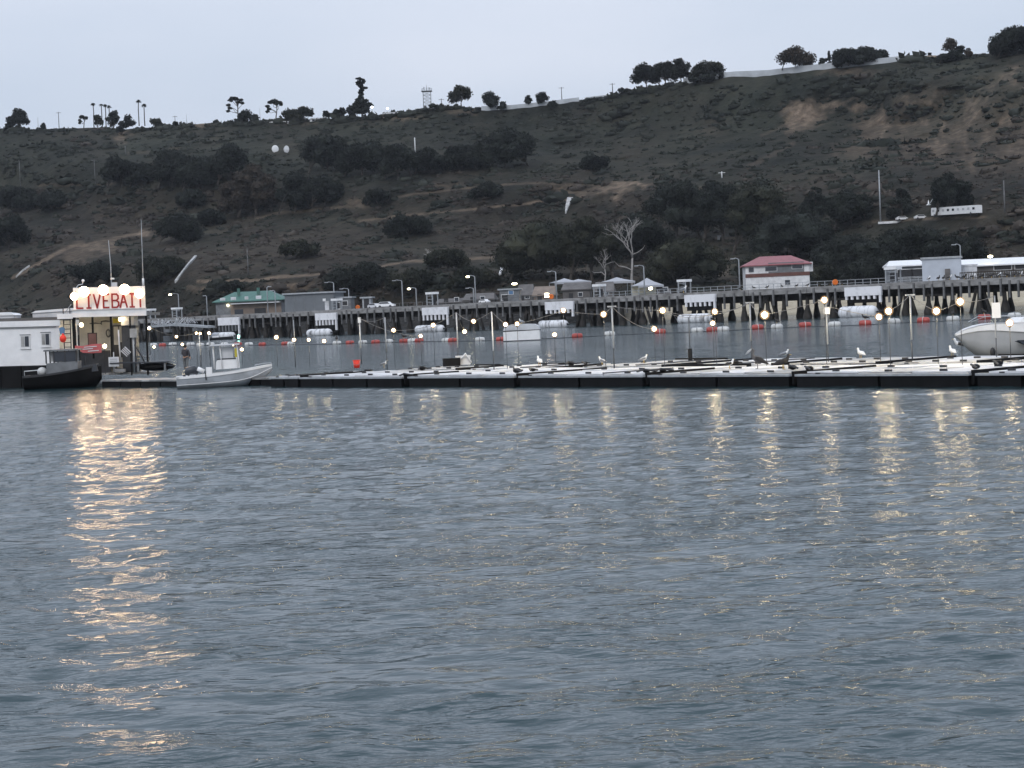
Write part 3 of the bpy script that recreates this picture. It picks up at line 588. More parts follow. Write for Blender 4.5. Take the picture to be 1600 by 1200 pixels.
# lattice tower
b_ = H(668, 170); k = frame_at(b_); t = thing('lattice_tower', 'steel lattice tower with a railed platform on the ridge', 'tower', b_, 0)
w2, hh = 2.0, 28 * k
for sx_ in (-1, 1):
    for sy_ in (-1, 1): MB().tube([(sx_ * w2, sy_ * w2, 0), (sx_ * w2, sy_ * w2, hh)], .14, M['galv'], 6).build('leg', t)
mb = MB()
for i in range(5):
    z0, z1 = hh * i / 5, hh * (i + 1) / 5
    for s in (-1, 1):
        mb.tube([(-w2, s * w2, z0), (w2, s * w2, z1)], .06, M['galv'], 4); mb.tube([(w2, s * w2, z0), (-w2, s * w2, z1)], .06, M['galv'], 4); mb.tube([(-w2, s * w2, z1), (w2, s * w2, z1)], .07, M['galv'], 4)
mb.build('bracing', t)
MB().box((0, 0, hh + .1), (5.6, 5.6, .3), M['galv']).build('platform', t)
mb = MB()
for a in range(12): q = a / 12 * 6.283; mb.tube([(2.6 * math.cos(q), 2.6 * math.sin(q), hh + .2), (2.6 * math.cos(q), 2.6 * math.sin(q), hh + 1.5)], .07, M['galv'], 4)
mb.ring((0, 0, hh + 1.5), 2.6, .07, M['galv'], ax='Z'); mb.build('railing', t)
MB().tube([(0, 0, hh), (0, 0, hh + 3.6)], [.3, .08], M['galv'], 6).box((-1.4, 0, hh + 1.6), (.5, .5, 1.5), M['galv']).box((1.3, 0, hh + 1.4), (.6, .5, 1.2), M['galv']).build('antenna', t)
# domes on the slope
for i, (x, y, r_, rz_) in enumerate(((430, 232, 1.75, .3), (448.5, 232.5, 1.7, -.5))):
    b_ = H(x, y + 6); t = thing('dish_antenna', ['brighter of the two white dishes on the slope', 'greyer dish turned away beside the brighter one'][i], 'antenna', b_, rz_, 'pair of dishes on the slope')
    d_ = MB(); d_.ell((0, 0, 0), (r_, .35, r_ * 1.1), M['boat'] if i == 0 else M['lid'], 16, 8); o = d_.build('dish', t); o.location = (0, -.4, 1.9)
    MB().tube([(0, 0, -.3), (0, 0, 1.9)], .22, M['galv'], 8).build('mast', t)
# concrete chutes
def slab_strip(name, label, cat, pts, wpx, m, th_=.35, up=.8):
    fine = []
    for i in range(len(pts) - 1):
        for s in range(5): f_ = s / 5; fine.append((pts[i][0] * (1 - f_) + pts[i + 1][0] * f_, pts[i][1] * (1 - f_) + pts[i + 1][1] * f_))
    if hasattr(wpx, '__len__'): wpx = [float(np.interp(q / 5, range(len(pts)), wpx)) for q in range(5 * (len(pts) - 1) + 1)]
    pts = fine + [pts[-1]]
    P0 = [H(x, y, -up) for x, y in pts]; o0 = P0[0]; t_ = MB(); Vv = []
    for i, (x, y) in enumerate(pts):
        w_ = (wpx[i] if hasattr(wpx, '__len__') else wpx) * frame_at(P0[i]) / 2; c_ = P0[i] - o0
        Vv += [c_ + Vector((-w_, 0, 0)), c_ + Vector((w_, 0, 0)), c_ + Vector((w_, 0, -th_ - up)), c_ + Vector((-w_, 0, -th_ - up))]
    Fs = [tuple((0, 1, 2, 3))] + [tuple((len(pts) - 1) * 4 + q for q in (3, 2, 1, 0))]
    for i in range(len(pts) - 1):
        for a in range(4): Fs.append((i * 4 + a, (i + 1) * 4 + a, (i + 1) * 4 + (a + 1) % 4, i * 4 + (a + 1) % 4))
    t_.add(Vv, Fs, M[m]); o = t_.build(name); o.location = o0; return tag(o, label, cat)
slab_strip('drainage_chute', 'narrow pale concrete chute above the green roof', 'chute', [(275, 441), (284, 428), (294, 415), (306, 402)], [4, 2.4, 2.6, 4], 'lid2')
slab_strip('drainage_chute', 'wedge shaped pale concrete spillway on the brown slope', 'chute', [(884, 333), (887, 322), (891, 311)], [2, 6, 9], 'lid2')
slab_strip('drainage_chute', 'broken white chute above the tents', 'chute', [(781, 431), (785, 419), (788, 406)], [3, 3.5, 3], 'white')
slab_strip('drainage_chute', 'thin pale strip on the slope above the barge house', 'chute', [(26, 434), (36, 424), (46, 417)], [2.4, 1.6, 1.4], 'lid2')
# ridge walls
def ridge_wall(label, pts, m, hpx, name='ridge_wall'):
    Q = [(H(x, y, 0), x) for x, y in pts]; o0 = Q[0][0]; V_ = []; n_ = len(Q)
    for i, (p, x) in enumerate(Q):
        hh_ = hpx * frame_at(p); c_ = p - o0
        V_ += [c_ + Vector((0, 0, -1.2)), c_ + Vector((0, 0, hh_)), c_ + Vector((0, .5, hh_)), c_ + Vector((0, .5, -1.2))]
    Fs = [(0, 1, 2, 3), tuple((n_ - 1) * 4 + q for q in (3, 2, 1, 0))]
    for i in range(n_ - 1):
        for a in range(4): Fs.append((i * 4 + a, (i + 1) * 4 + a, (i + 1) * 4 + (a + 1) % 4, i * 4 + (a + 1) % 4))
    o = MB().add(V_, Fs, M[m]).build(name); o.location = o0; return tag(o, label, 'wall')
def along(x0, x1, y0, y1, n_=12): return [(x0 + (x1 - x0) * i / n_, y0 + (y1 - y0) * i / n_) for i in range(n_ + 1)]
ridge_wall('long pale wall climbing the ridge under the twiggy tree', [(1068, 131.5), (1100, 125.5), (1150, 120.5), (1200, 118.5), (1245, 113), (1290, 108), (1340, 103), (1385, 99), (1420, 95)], 'ridgewall', 9)
ridge_wall('tan wall continuing the pale one on the high ridge', [(1408, 95.5), (1440, 94), (1464, 93.5)], 'sandwall', 7)
ridge_wall('lower pale wall below the round dark trees', [(752, 172), (800, 170), (850, 165), (905, 158)], 'ridgewall', 6)
ridge_wall('short pale wall between the ridge bushes', [(915, 156), (950, 152)], 'ridgewall', 4)
ridge_wall('thin white wall behind the grey green clump', along(395, 455, 194, 192, 4), 'white', 3)
# small ridge lamps
for x, y, lab in ((582, 168, 'bright lamp by the tall ridge pine'), (606, 170, 'bright lamp standing alone on the tan ridge')):
    t = thing('ridge_lamp', lab, 'lamp', H(x, 182), 0, 'lit lamps on the ridge'); k = frame_at(H(x, 182)); z_ = (182 - y) * k + .3
    MB().tube([(0, 0, 0), (0, 0, z_)], .12, M['galv'], 6).build('pole', t); MB().ell((0, 0, z_ + .2), (.55, .5, .55), M['blink'], 10, 6).build('lamp', t)
# white low houses behind the ridge trees
for x0, x1, yb, yt, lab in ((484, 512, 189, 183, 'low white house behind the grey green clump'), (598, 640, 182, 174, 'low tan house on the ridge beside the lamp'), (404, 450, 192, 188, 'long low white building on the ridge between pines')):
    b_ = H((x0 + x1) / 2, yb); k = frame_at(b_); w_ = (x1 - x0) * k; h_ = (yb - yt) * k; t = thing('ridge_house', lab, 'house', b_ + Vector((0, 4, 0)), 0)
    MB().box((0, 0, h_ * .35), (w_, 7, h_ * .7), M['white' if 'white' in lab else 'tan']).build('wall', t)
    MB().prism([(-w_ / 2 - .4, h_ * .7), (w_ / 2 + .4, h_ * .7), (w_ / 2 - 1, h_), (-w_ / 2 + 1, h_)], -3.9, 3.9, M['lid']).build('roof', t)
    for i in range(3): MB().box((w_ * (-.3 + .3 * i), -3.52, h_ * .4), (1.4, .1, 1.0), M['glass']).build('window', t)
# parked bus and the two cars on the slope road
qa, qb = H(1460, 344.5, -.25), H(1530, 340.5, -.25); b_ = (qa + qb) / 2; k = frame_at(b_); t = thing('bus', 'long white bus parked on the slope road', 'bus', b_, math.radians(3)); w_ = (qb - qa).length / 2; t.rotation_euler = (qb - qa).to_track_quat('X', 'Z').to_euler(); t.location.z += .9
o = MB().b2(-w_, w_, -1.2, 1.2, .5, 2.9, M['boat']).build('body', t)
MB().b2(-w_ + .05, w_ - .05, -1.1, 1.1, 2.9, 3.05, M['white']).build('roof', t)
for i in range(9): MB().box((-w_ + 1.3 + i * (2 * w_ - 2.6) / 8, -1.22, 2.0), (1.25, .06, .75), M['glass'] if i in (1, 3, 4, 8) else M['hullgrey']).build('window', t)
MB().box((-w_ - .02, 0, 1.9), (.05, 2, 1.2), M['glass']).build('windscreen', t)
for x in (-w_ + 2, w_ - 3):
    for s in (-1, 1): MB().tube([(x, s * 1.22, .48), (x, s * .9, .48)], .48, M['char'], 12).build('wheel', t)
def car(name, label, cat, loc, rz, m, s=1.0):
    t = thing(name, label, cat, loc, rz)
    MB().prism([(-2.2, .35), (2.2, .35), (2.25, .8), (1.3, 1.0), (.75, 1.5), (-1.2, 1.5), (-1.9, 1.05), (-2.25, .95)], -.88, .88, m).build('body', t)
    MB().prism([(.68, 1.42), (1.15, 1.02), (-1.7, 1.05), (-1.15, 1.42)], -.9, .9, M['glass']).build('window', t)
    for x in (-1.35, 1.35):
        for sy_ in (-1, 1): MB().tube([(x, sy_ * .92, .34), (x, sy_ * .7, .34)], .34, M['char'], 12).build('wheel', t)
    for sy_ in (-1, 1): MB().box((2.24, sy_ * .6, .72), (.05, .35, .16), M['boat']).build('headlight', t)
    t.scale = (s,) * 3; return t
car('parked_car', 'white car on the slope road beside the tall mast', 'car', H(1410, 345, -.1), .1, M['boat'], 1.0)
car('parked_car', 'white car on the slope road nearer the bus', 'car', H(1439, 343, -.1), .1, M['boat'], 1.0)
slab_strip('guard_rail', 'low white guard rail along the slope road below the mast', 'guard rail', [(1378, 348.5), (1390, 348), (1404, 347)], 12, 'white', .3, .5)
b_ = H(1124, 375); t = thing('utility_box', 'pale box beside the forked pale trunk', 'box', b_); MB().box((0, 0, .9), (1.2, 1, 1.8), M['lid']).box((0, 0, 1.86), (1.4, 1.2, .12), M['lid']).build('cabinet', t)

# ------------------------------------------------------------------ the long pier
PA = G(600, 521); PB = G(1494, 490); PX = (PB - PA).normalized(); PN = Vector((-PX.y, PX.x, 0))
if PN.y < 0: PN = -PN
PRZ = math.atan2(PX.y, PX.x); DECK = 5.85
def PL(x, y, off=0.0):      # pixel on the pier's face plane (moved back by off) -> local (u, v, z)
    q = onplane(x, y, PA + PN * off, PN) - PA; return Vector((q.dot(PX), off, q.z))
U0, U1 = PL(-60, 540).x, PL(1680, 480).x
pier = thing('pier', 'long concrete pier on dark timber piles in front of the hillside', 'pier', PA, PRZ)
PW = 13.0
nseg = 26
for i in range(nseg):
    a = U0 + (U1 - U0) * i / nseg; b2_ = U0 + (U1 - U0) * (i + 1) / nseg
    MB().b2(a + .03, b2_ - .03, .05, PW, DECK - .55, DECK, M['concrete']).build('deck_slab', pier)
    MB().b2(a + .06, b2_ - .06, -.35, .05, DECK - 1.05, DECK + .12, M['concrete']).build('fascia_beam', pier)
bent = 5.2; nb = int((U1 - U0) / bent); r = random.Random(4); dark_f = MB(); cnt = 0
for i in range(nb):
    u = U0 + bent * (i + .5) + r.uniform(-.7, .7)
    MB().b2(u - .35, u + .35, .4, PW - .4, DECK - 1.3, DECK - .55, M['wood']).build('cap_beam', pier)
    for j, v in enumerate((1.2, 6.5, 11.6)):
        if j == 1 and i % 2: continue
        l_ = r.uniform(-.25, .25); mb = MB()
        mb.tube([(u + l_ * 2, v, -2.5), (u + l_, v, .5), (u + l_ * .5, v, 2.2), (u, v, DECK - 1.3)], [.62, .66 + r.uniform(0, .25), .40, .34], M['wood'], 8); mb.build('pile', pier)
    if i % 3 == 1:
        MB().tube([(u - 2.2, .8, -2), (u - .2, .8, DECK - 1.2)], [.36, .28], M['wood'], 7).build('raking_pile', pier)
        MB().tube([(u + 2.4, 1.8, -2), (u + .3, 1.8, DECK - 1.2)], [.36, .28], M['wood'], 7).build('raking_pile', pier)
    uc = U0 + bent * (i + .5); MB().b2(uc - bent / 2 + .02, uc + bent / 2 - .02, 2.6, 3.4, 3.5, 4.7, M['wood']).build('pipe_rack', pier)
    if i % 4 == 2: MB().b2(u - .5, u + bent + .5, .7, .95, 3.2, 3.6, M['wood']).build('brace', pier)
k = 0; u = U0
PADX = [(357, 357), (510, 510), (680, 680), (870, 870), (1093, 1093), (1348, 1348)]
padu = [PL(x, 480).x for x, _ in PADX]
while u < U1:
    if all(abs(u - q) > 3.6 for q in padu):
        MB().box((u, -.52, DECK - 1.6 - (.3 if k % 3 else 0)), (.3, .32, 3.0), M['postgrey']).build('fender_post', pier)
    k += 1; u += random.choice((1.7, 2.1, 2.4, 3.1))
# back railing
ru0, ru1 = PL(940, 470, PW).x, PL(1660, 430, PW).x
u = ru0
while u < ru1: MB().box((u, PW - .2, DECK + .58), (.09, .09, 1.16), M['galv']).build('railing_post', pier); u += 1.75
for z in (.55, 1.16): MB().tube([(ru0, PW - .2, DECK + z), (ru1, PW - .2, DECK + z)], .05, M['galv'], 6).build('rail', pier)
ru0, ru1 = PL(590, 470, PW).x, PL(840, 470, PW).x; u = ru0
while u < ru1: MB().box((u, PW - .2, DECK + .5), (.09, .09, 1.0), M['postgrey']).build('railing_post', pier); u += 2.6
MB().tube([(ru0, PW - .2, DECK + 1.0), (ru1, PW - .2, DECK + 1.0)], .05, M['postgrey'], 6).build('rail', pier)
# white fender panels with slotted lower edge, and the foam fenders floating under them
PADS = [(341, 374, 496, 508, 527), (493, 526, 489, 500, 516), (660, 700, 480, 492, 508), (852, 896, 471, 484, 495), (1070, 1118, 460, 472, 485), (1320, 1377, 448, 462, 473)]
FEN = [(331, 366, 515, 528), (481, 517, 508, 521), (650, 693, 501, 514), (842, 886, 493, 507), (1060, 1111, 484, 501), (1312, 1370, 473, 494)]
for i, (x0, x1, y0, y1, y2) in enumerate(PADS):
    xm = (x0 + x1) / 2; c0 = PL(xm, y0, -1.0); kx = frame_at(onplane(xm, y0, PA, PN)); cosf = abs(PX.x)
    hw = (PL(x1, y0, -1.0).x - PL(x0, y0, -1.0).x) / 2; zt = c0.z; zm = zt - (y1 - y0) * kx; zb = zt - (y2 - y0) * kx
    base = PA + PX * c0.x + PN * -1.0
    t = thing('fender_panel', 'white slotted fender panel on the pier, %s from the bait barge' % ORD[i], 'fender panel', base, PRZ, 'white fender panels hung on the pier')
    MB().b2(-hw, hw, -.25, .25, zm, zt, M['pad']).build('face_panel', t)
    nn = 7
    for j in range(nn):
        if i == 0 and j < nn - 1: m_ = M['grey']
        else: m_ = M['pad']
        x_ = -hw + .3 + j * (2 * hw - .6) / (nn - 1); MB().b2(x_ - .22, x_ + .22, -.18, .2, zb if j == nn - 1 else (zm + zb) / 2, zm, m_).build('slat', t)
    MB().b2(-hw + .2, hw - .2, .25, .45, zb, zm, M['black']).build('backing', t)
    fx0, fx1, fy0, fy1 = FEN[i]; xm = (fx0 + fx1) / 2; offf = -3.0
    c1 = PL(xm, fy1, offf); kx = frame_at(PA + PX * c1.x + PN * offf); hw = (PL(fx1, fy1, offf).x - PL(fx0, fy1, offf).x) / 2; R_ = (fy1 - fy0) * kx / 2 * .98
    base = PA + PX * c1.x + PN * offf; base.z = R_ * .72
    t = thing('foam_fender', 'big pale foam fender with dark streaks under the %s white panel' % ORD[i], 'fender', base, PRZ, 'foam fenders floating along the pier')
    MB().tube([(-hw, 0, 0), (-hw + .1, 0, 0), (-hw + .45, 0, 0), (-hw + .9, 0, 0), (hw - .9, 0, 0), (hw - .45, 0, 0), (hw - .1, 0, 0), (hw, 0, 0)], [R_ * .3, R_ * .62, R_ * .88, R_, R_, R_ * .88, R_ * .62, R_ * .3], M['fender'], 20).build('body', t)
    for q in range(4):
        x_ = -hw + 1.2 + q * (2 * hw - 2.4) / 3; g0 = MB().ring((0, 0, 0), R_ + .01, .035, M['hullgrey'], 20, 5)
        g_ = g0.build('rope_groove', t); g_.rotation_euler = (0, 0, math.pi / 2); g_.location = (x_, 0, 0)
    for s in (-1, 1): MB().tube([(s * hw, 0, 0), (s * (hw + .5), 0, 0), (s * (hw + 2.2), 1.4, .8)], [.22, .1, .05], M['dark'], 6).build('end_chain', t)
# lamp posts on the pier and behind it
def lamp_post(label, x, yb, yt, arm=-1, lit=False, off=PW - 1.5, wpx=14, name='street_lamp'):
    q = PL(x, yb, off); base = PA + PX * q.x + PN * off; base.z = DECK; k = frame_at(base)
    t = thing(name, label, 'street lamp', base, 0, 'street lamps along the pier'); zt = (yb - yt) * k; t.location.z = onplane(x, yb, PA + PN * off, PN).z if abs(yb - yt) < 1 else DECK
    zt = onplane(x, yt, base, Vector((0, 1, 0))).z - DECK
    MB().tube([(0, 0, 0), (0, 0, zt * .97), (arm * .25, 0, zt)], [.16, .11, .09], M['galv'], 8).build('post', t)
    MB().tube([(arm * .2, 0, zt), (arm * wpx * k * .7, 0, zt + .15), (arm * wpx * k, 0, zt + .05)], .07, M['galv'], 6).build('arm', t)
    MB().box((arm * (wpx * k + .2), 0, zt + .02), (.85, .35, .18), M['galv']).build('head', t)
    if lit: MB().ell((arm * (wpx * k + .25), -.1, zt - .12), (.42, .25, .2), M['street'], 10, 6).build('lamp', t)
lamp_post('lit street lamp over the low landing beside the barge', 280, 492, 459, -1, True, wpx=11)
lamp_post('unlit lamp post beside the green roofed house', 324, 492, 462, -1, False, wpx=2)
lamp_post('lamp post rising in front of the green roof', 419, 490, 448, 1, False, wpx=3); lamp_post('second lamp post by the end of the green roof', 431, 490, 454, -1, False, wpx=4)
lamp_post('lamp post over the grey shed on the pier', 523, 484, 441, -1, False, wpx=10); lamp_post('shorter lamp post past the grey shed', 546, 484, 451, -1, False, wpx=10)
lamp_post('tall unlit lamp post past the small white cars', 629.5, 479, 438, -1, False, wpx=11); lamp_post('lit lamp post beside the tall unlit one', 651, 479, 450, -1, True, wpx=9)
lamp_post('unlit shorter lamp beside the lit tall one', 740.5, 475, 450, -1, False, wpx=8); lamp_post('tall lit street lamp above the grey sheds', 743.5, 475, 431, -1, True, wpx=9)
lamp_post('lamp post in front of the white canopies', 870, 469, 424, -1, False, wpx=9)
lamp_post('lamp post beside the lit pale canopy', 1007.5, 462, 415, -1, False, wpx=10)
lamp_post('lamp post before the white house with red roof', 1156, 452, 404, -1, False, wpx=8)
lamp_post('lamp post rising behind the pale blue shed', 1502, 440, 382, -1, False, off=PW + 6, wpx=8)
# ladder frames with white caps
for i, (x, yb, yt, w_) in enumerate(((527, 487, 469, 7), (676, 480, 459, 9), (937, 466, 445, 9), (1070, 460, 438, 10), (1396, 445, 419, 13), (277, 497, 481, 8), (236, 497, 481, 7))):
    q = PL(x, yb, 1.5); base = PA + PX * q.x + PN * 1.5; base.z = DECK; k = frame_at(base); hh = (yb - yt) * k; ww = w_ * k / 2 / abs(PX.x)
    t = thing('boarding_ladder', 'open gangway frame with white cap on the pier, %s' % ['by the grey shed', 'beyond the twin lamps', 'above the bulb nearest the dead trees', 'where a gull perches', 'in front of the white roofed shed', 'under the lit lamp at the landing', 'right behind the barge sign'][i], 'frame', base, PRZ, 'gangway frames standing on the pier')
    for sx_ in (-1, 1):
        for sy_ in (-1, 1): MB().b2(sx_ * ww - .1, sx_ * ww + .1, sy_ * .8 - .1, sy_ * .8 + .1, 0, hh - .5, M['galv']).build('post', t)
    MB().b2(-ww - .25, ww + .25, -1, 1, hh - .5, hh, M['boat']).build('cap', t)
    for z in (.25, .5, .75): MB().b2(-ww, ww, -.85, -.78, hh * z - .15, hh * z - .05, M['galv']).build('crossbar', t)
    MB().box((0, .2, hh * .38), (ww * 1.1, .7, hh * .5), M['dark']).build('winch', t)
# orange life ring stations
for x, y, w_, lab in ((1305, 441, 9, 'bright orange round board on the pier railing near the red roof'), (861.5, 463.5, 8, 'orange round board in front of the small lit house'), (559, 480, 7, 'orange board beside the small white truck')):
    q = PL(x, y, PW - .8); base = PA + PX * q.x + PN * (PW - .8); base.z = DECK; k = frame_at(base); t = thing('life_ring_station', lab, 'life ring', base, 0, 'orange life ring boards on the pier'); zz = onplane(x, y, base, Vector((0, 1, 0))).z - DECK; r_ = w_ * k / 2
    MB().tube([(0, -.1, zz), (0, .1, zz)], [r_, r_], M['orange'], 18).build('board', t); MB().ring((0, -.14, zz), r_ * .72, r_ * .2, M['orange']).build('ring', t); MB().tube([(0, .16, 0), (0, .16, zz)], .08, M['galv'], 6).build('post', t)
# buildings on the pier and ashore
def at_pier(x, off): q = PL(x, 470, off); p = PA + PX * q.x + PN * off; p.z = DECK; return p
def building(name, label, x0, x1, ytop, off, deep, roof, wallm, roofm, eave=.4, ridge=None, hipped=0, z0=DECK, windows=(), door=None, rz=None, band=None, ylow=None):
    xm = (x0 + x1) / 2; q = PL(xm, 470, off); b_ = PA + PX * q.x + PN * off; b_.z = z0; k = frame_at(b_); rz_ = math.radians(-6) if rz is None else rz
    w_ = (x1 - x0) * k / 2 / math.cos(rz_); top = onplane(xm, ytop, b_, Vector((0, 1, 0))).z - z0; rise = ridge if ridge is not None else 0
    wall_t = top - rise; t = thing(name, label, 'building', b_, rz_)
    MB().b2(-w_, w_, 0, deep, -.6, wall_t, M[wallm]).build('wall', t)
    if rise:
        hp = hipped * w_; V_ = [(-w_ - eave, -eave, wall_t), (w_ + eave, -eave, wall_t), (w_ + eave, deep + eave, wall_t), (-w_ - eave, deep + eave, wall_t), (-w_ - eave, -eave, wall_t + .25), (w_ + eave, -eave, wall_t + .25), (w_ + eave, deep + eave, wall_t + .25), (-w_ - eave, deep + eave, wall_t + .25), (-w_ + hp, deep / 2, top), (w_ - hp, deep / 2, top)]
        MB().add(V_, [(3, 2, 1, 0), (0, 1, 5, 4), (1, 2, 6, 5), (2, 3, 7, 6), (3, 0, 4, 7), (4, 5, 9, 8), (5, 6, 9), (6, 7, 8, 9), (7, 4, 8)], M[roofm]).build('roof', t)
    else: MB().b2(-w_ - eave, w_ + eave, -eave, deep + eave, wall_t, wall_t + .35, M[roofm]).build('roof', t)
    for (fx, z_, ww, wh, m_) in windows:
        f = MB().box((fx * w_, -.06, z_), (ww + .25, .1, wh + .25), M['white']).build('window', t); MB().box((fx * w_, -.13, z_), (ww, .06, wh), M[m_]).build('pane', f)
    if door: MB().box((door[0] * w_, -.06, door[1] / 2), (door[2], .12, door[1]), M[door[3]]).build('door', t)
    if band: MB().b2(-w_ - .08, w_ + .08, -.12, .3, band[0], band[1], M[band[2]]).build('band', t)
    return t, w_, k
# ashore: white house with the red roof
t, w_, k = building('shore_house', 'white two storey house with hipped red roof behind the pier', 1167, 1266, 399, 118, 12, True, 'white', 'roofred', .7, 2.6, .5, z0=5.6, windows=((-.82, 6.3, 1.3, 1.2, 'glass'), (-.2, 6.3, 3.0, 1.1, 'glass'), (.62, 6.6, 2.6, 1.0, 'glass'), (.3, 2.6, 1.3, 1.2, 'glass')), rz=math.radians(-3))
MB().b2(-w_ * .28, w_ * .84, -.03, .3, 5.15, 7.9, M['grey']).build('wall_panel', t); MB().b2(-w_ - .05, w_ + .05, -.14, .3, 4.25, 5.2, M['brick']).build('band', t); MB().b2(w_ * .86, w_ * 1.12, .5, 3.5, 5.2, 7.7, M['white']).build('bay', t)
# green roofed house
t, w_, k = building('shore_house', 'long grey and tan house with shallow green roof', 336, 440, 455, 62, 11, True, 'grey', 'roofgreen', .9, 3.0, .45, z0=5.6, windows=((-.78, 5.1, 1.3, 1.1, 'lid'), (-.45, 5.2, 1.3, 1.1, 'lid'), (-.05, 5.2, .8, 1.1, 'lid'), (.32, 5.3, 1.4, 1.1, 'lid')))
MB().b2(-w_ * .5, w_ * .98, -1.8, 0, 3.75, 3.95, M['boat']).build('awning', t); MB().b2(-w_ * .55, w_ * .99, -.08, .2, -.6, 3.7, M['tan']).build('lower_wall', t); MB().box((-w_ * .3, -.12, 1.2), (2.6, .1, 2), M['glass']).build('door', t); MB().box((w_ * .35, -.12, 1.2), (3.4, .1, 2.2), M['dark']).build('opening', t)
for q in (-.35, .25): MB().b2(w_ * q - .4, w_ * q + .4, 2.5, 3.1, 6.5, 8.4, M['roofgreen']).build('roof_vent', t)
MB().ell((-w_ * .62, -.3, 3.5), (.35, .25, .3), M['street'], 8, 5).build('lamp', t)
# grey shed on the pier
t, w_, k = building('pier_shed', 'blue grey flat roofed shed on the pier', 444, 522, 459, 3, 9, False, 'greywall', 'galv', .5, 0, rz=PRZ * .25, windows=((.62, 2.6, .5, .4, 'boat'),), door=(.72, 2.3, 1.0, 'lid'))
for q in (-.6, -.2, .2): MB().b2(w_ * q - .06, w_ * q + .06, -.05, .02, 0, 4.2, M['grey']).build('seam', t)
building('pier_hut', 'pale grey lean-to hut beside the grey shed', 522, 548, 466, 9, 5, False, 'grey', 'galv', .4, 0, windows=((.3, 1.6, 1.2, 1.0, 'dark'),), door=(-.5, 2, .9, 'white'))
t, w_, k = building('open_shelter', 'small open roofed shelter past the orange board', 566, 579, 466, 10, 3, False, 'galv', 'galv', .5, 0, door=(0, 2.4, 1.2, 'dark'))
car('parked_car', 'white car parked on the pier past the small shelter', 'car', at_pier(603, 8), PRZ + .5, M['boat'], .95)
car('parked_car', 'small pale car parked beside the white one on the pier', 'car', at_pier(585, 10), PRZ, M['lid'], .8)
car('parked_car', 'white car on the pier beneath the tall lit lamp', 'car', at_pier(757, 9), PRZ, M['boat'], .6)
for i, (x0, x1, yt, off, d_, m_, rg, lab) in enumerate([(683, 730, 466, 40, 8, 'greybrown', 1.2, 'low weathered shed past the pier cars'), (725, 770, 458, 44, 9, 'greybrown', 1.8, 'grey gabled shed under the tall lit lamp'), (781, 811, 453, 30, 6, 'grey', 0, 'dark boxy container with a bright lamp'), (809, 832, 444, 60, 8, 'greybrown', 3.0, 'tall narrow brownish shed'), (834, 866, 447, 48, 8, 'tan', 2.4, 'tan shed with a lit window'), (880, 922, 441, 70, 9, 'greybrown', 2.0, 'long brown shed under the white canopies'), (930, 958, 440, 66, 9, 'greybrown', 2.6, 'brown gabled shed beneath the dead trees'), (1030, 1046, 452, 50, 6, 'greybrown', 1.2, 'small brown hut past the lit canopy')]):
    t, w_, k = building('shore_shed', lab, x0, x1, yt, off, d_, True, m_, m_ if rg else 'galv', .4, rg, 0, z0=5.6, windows=((.3, 1.7, 1.0, .9, 'shop' if 'lit window' in lab else 'glass'),) if i not in (2,) else ((.2, 2.6, 1.0, .8, 'blue'), (-.5, 1.5, 1.3, 1.2, 'dark')), door=(-.4, 2.1, 1.1, 'dark'))
    if i == 2: MB().ell((w_ * .6, -.3, 4.6), (.7, .3, .25), M['street'], 8, 5).build('lamp', t)
def canopy(label, x, yb, yt, w_, off, lit=False):
    q = PL(x, 470, off); b_ = PA + PX * q.x + PN * off; b_.z = 5.6; k = frame_at(b_); W_ = w_ * k / 2 * 1.5; top = onplane(x, yt + 5, b_, Vector((0, 1, 0))).z - 5.6; lo = onplane(x, yb, b_, Vector((0, 1, 0))).z - 5.6
    t = thing('canopy_tent', label, 'tent', b_, .2, 'white canopies ashore'); n_ = 8; V_ = []
    for j in range(3):
        for i in range(n_ + 1):
            xx = -W_ + 2 * W_ * i / n_; yy = (j - 1) * 3.5; z = lo + (top - lo) * (1 - abs(i / n_ * 2 - 1)) * (1 if j == 1 else .9); V_.append((xx, yy, z))
    Fs = [(j * 9 + i, j * 9 + i + 1, (j + 1) * 9 + i + 1, (j + 1) * 9 + i) for j in range(2) for i in range(n_)]
    hx_ = W_ * 1.05; top = lo + (top - lo) * .7; mid_ = lo + (top - lo) * .45; V_ = [(-hx_, -3.6, lo), (hx_, -3.6, lo), (hx_, 3.6, lo), (-hx_, 3.6, lo), (-hx_ * .45, -1.6, mid_), (hx_ * .45, -1.6, mid_), (hx_ * .45, 1.6, mid_), (-hx_ * .45, 1.6, mid_), (0, 0, top)] + [(0, 0, top)] * 18
    Fs = [(0, 1, 5, 4), (1, 2, 6, 5), (2, 3, 7, 6), (3, 0, 4, 7), (4, 5, 8), (5, 6, 8), (6, 7, 8), (7, 4, 8)]; MB().b2(-hx_, hx_, -3.66, -3.6, lo - .5, lo + .02, M['canvas']).build('valance', t)
    V2 = V_ + [(a, b__, c_ - .12) for a, b__, c_ in V_]; Fs += [tuple(q + 27 for q in reversed(f)) for f in Fs]
    MB().add(V2, Fs, M['canvas']).build('fabric', t)
    for sx_ in (-1, 1):
        for sy_ in (-1, 1): MB().tube([(sx_ * W_, sy_ * 3.5, 0), (sx_ * W_, sy_ * 3.5, lo)], .08, M['galv'], 6).build('pole', t)
    if lit: MB().ell((0, -3.2, lo * .75), (.5, .4, .5), M['street'], 10, 6).build('lamp', t); MB().b2(-W_, W_, 2.8, 3.0, 0, lo, M['cream']).build('back_wall', t)
CW = 1.5
canopy('wide white canopy seen through the branches', 883, 441, 427, 26, 88); canopy('white canopy behind the lamp post in front of the branches', 905, 440, 429, 20, 92)
canopy('pale canopy with raised corner by the bleached tree', 965, 440, 425, 30, 76); canopy('tall pale canopy with a bright lamp', 1012, 446, 424, 26, 70, True)
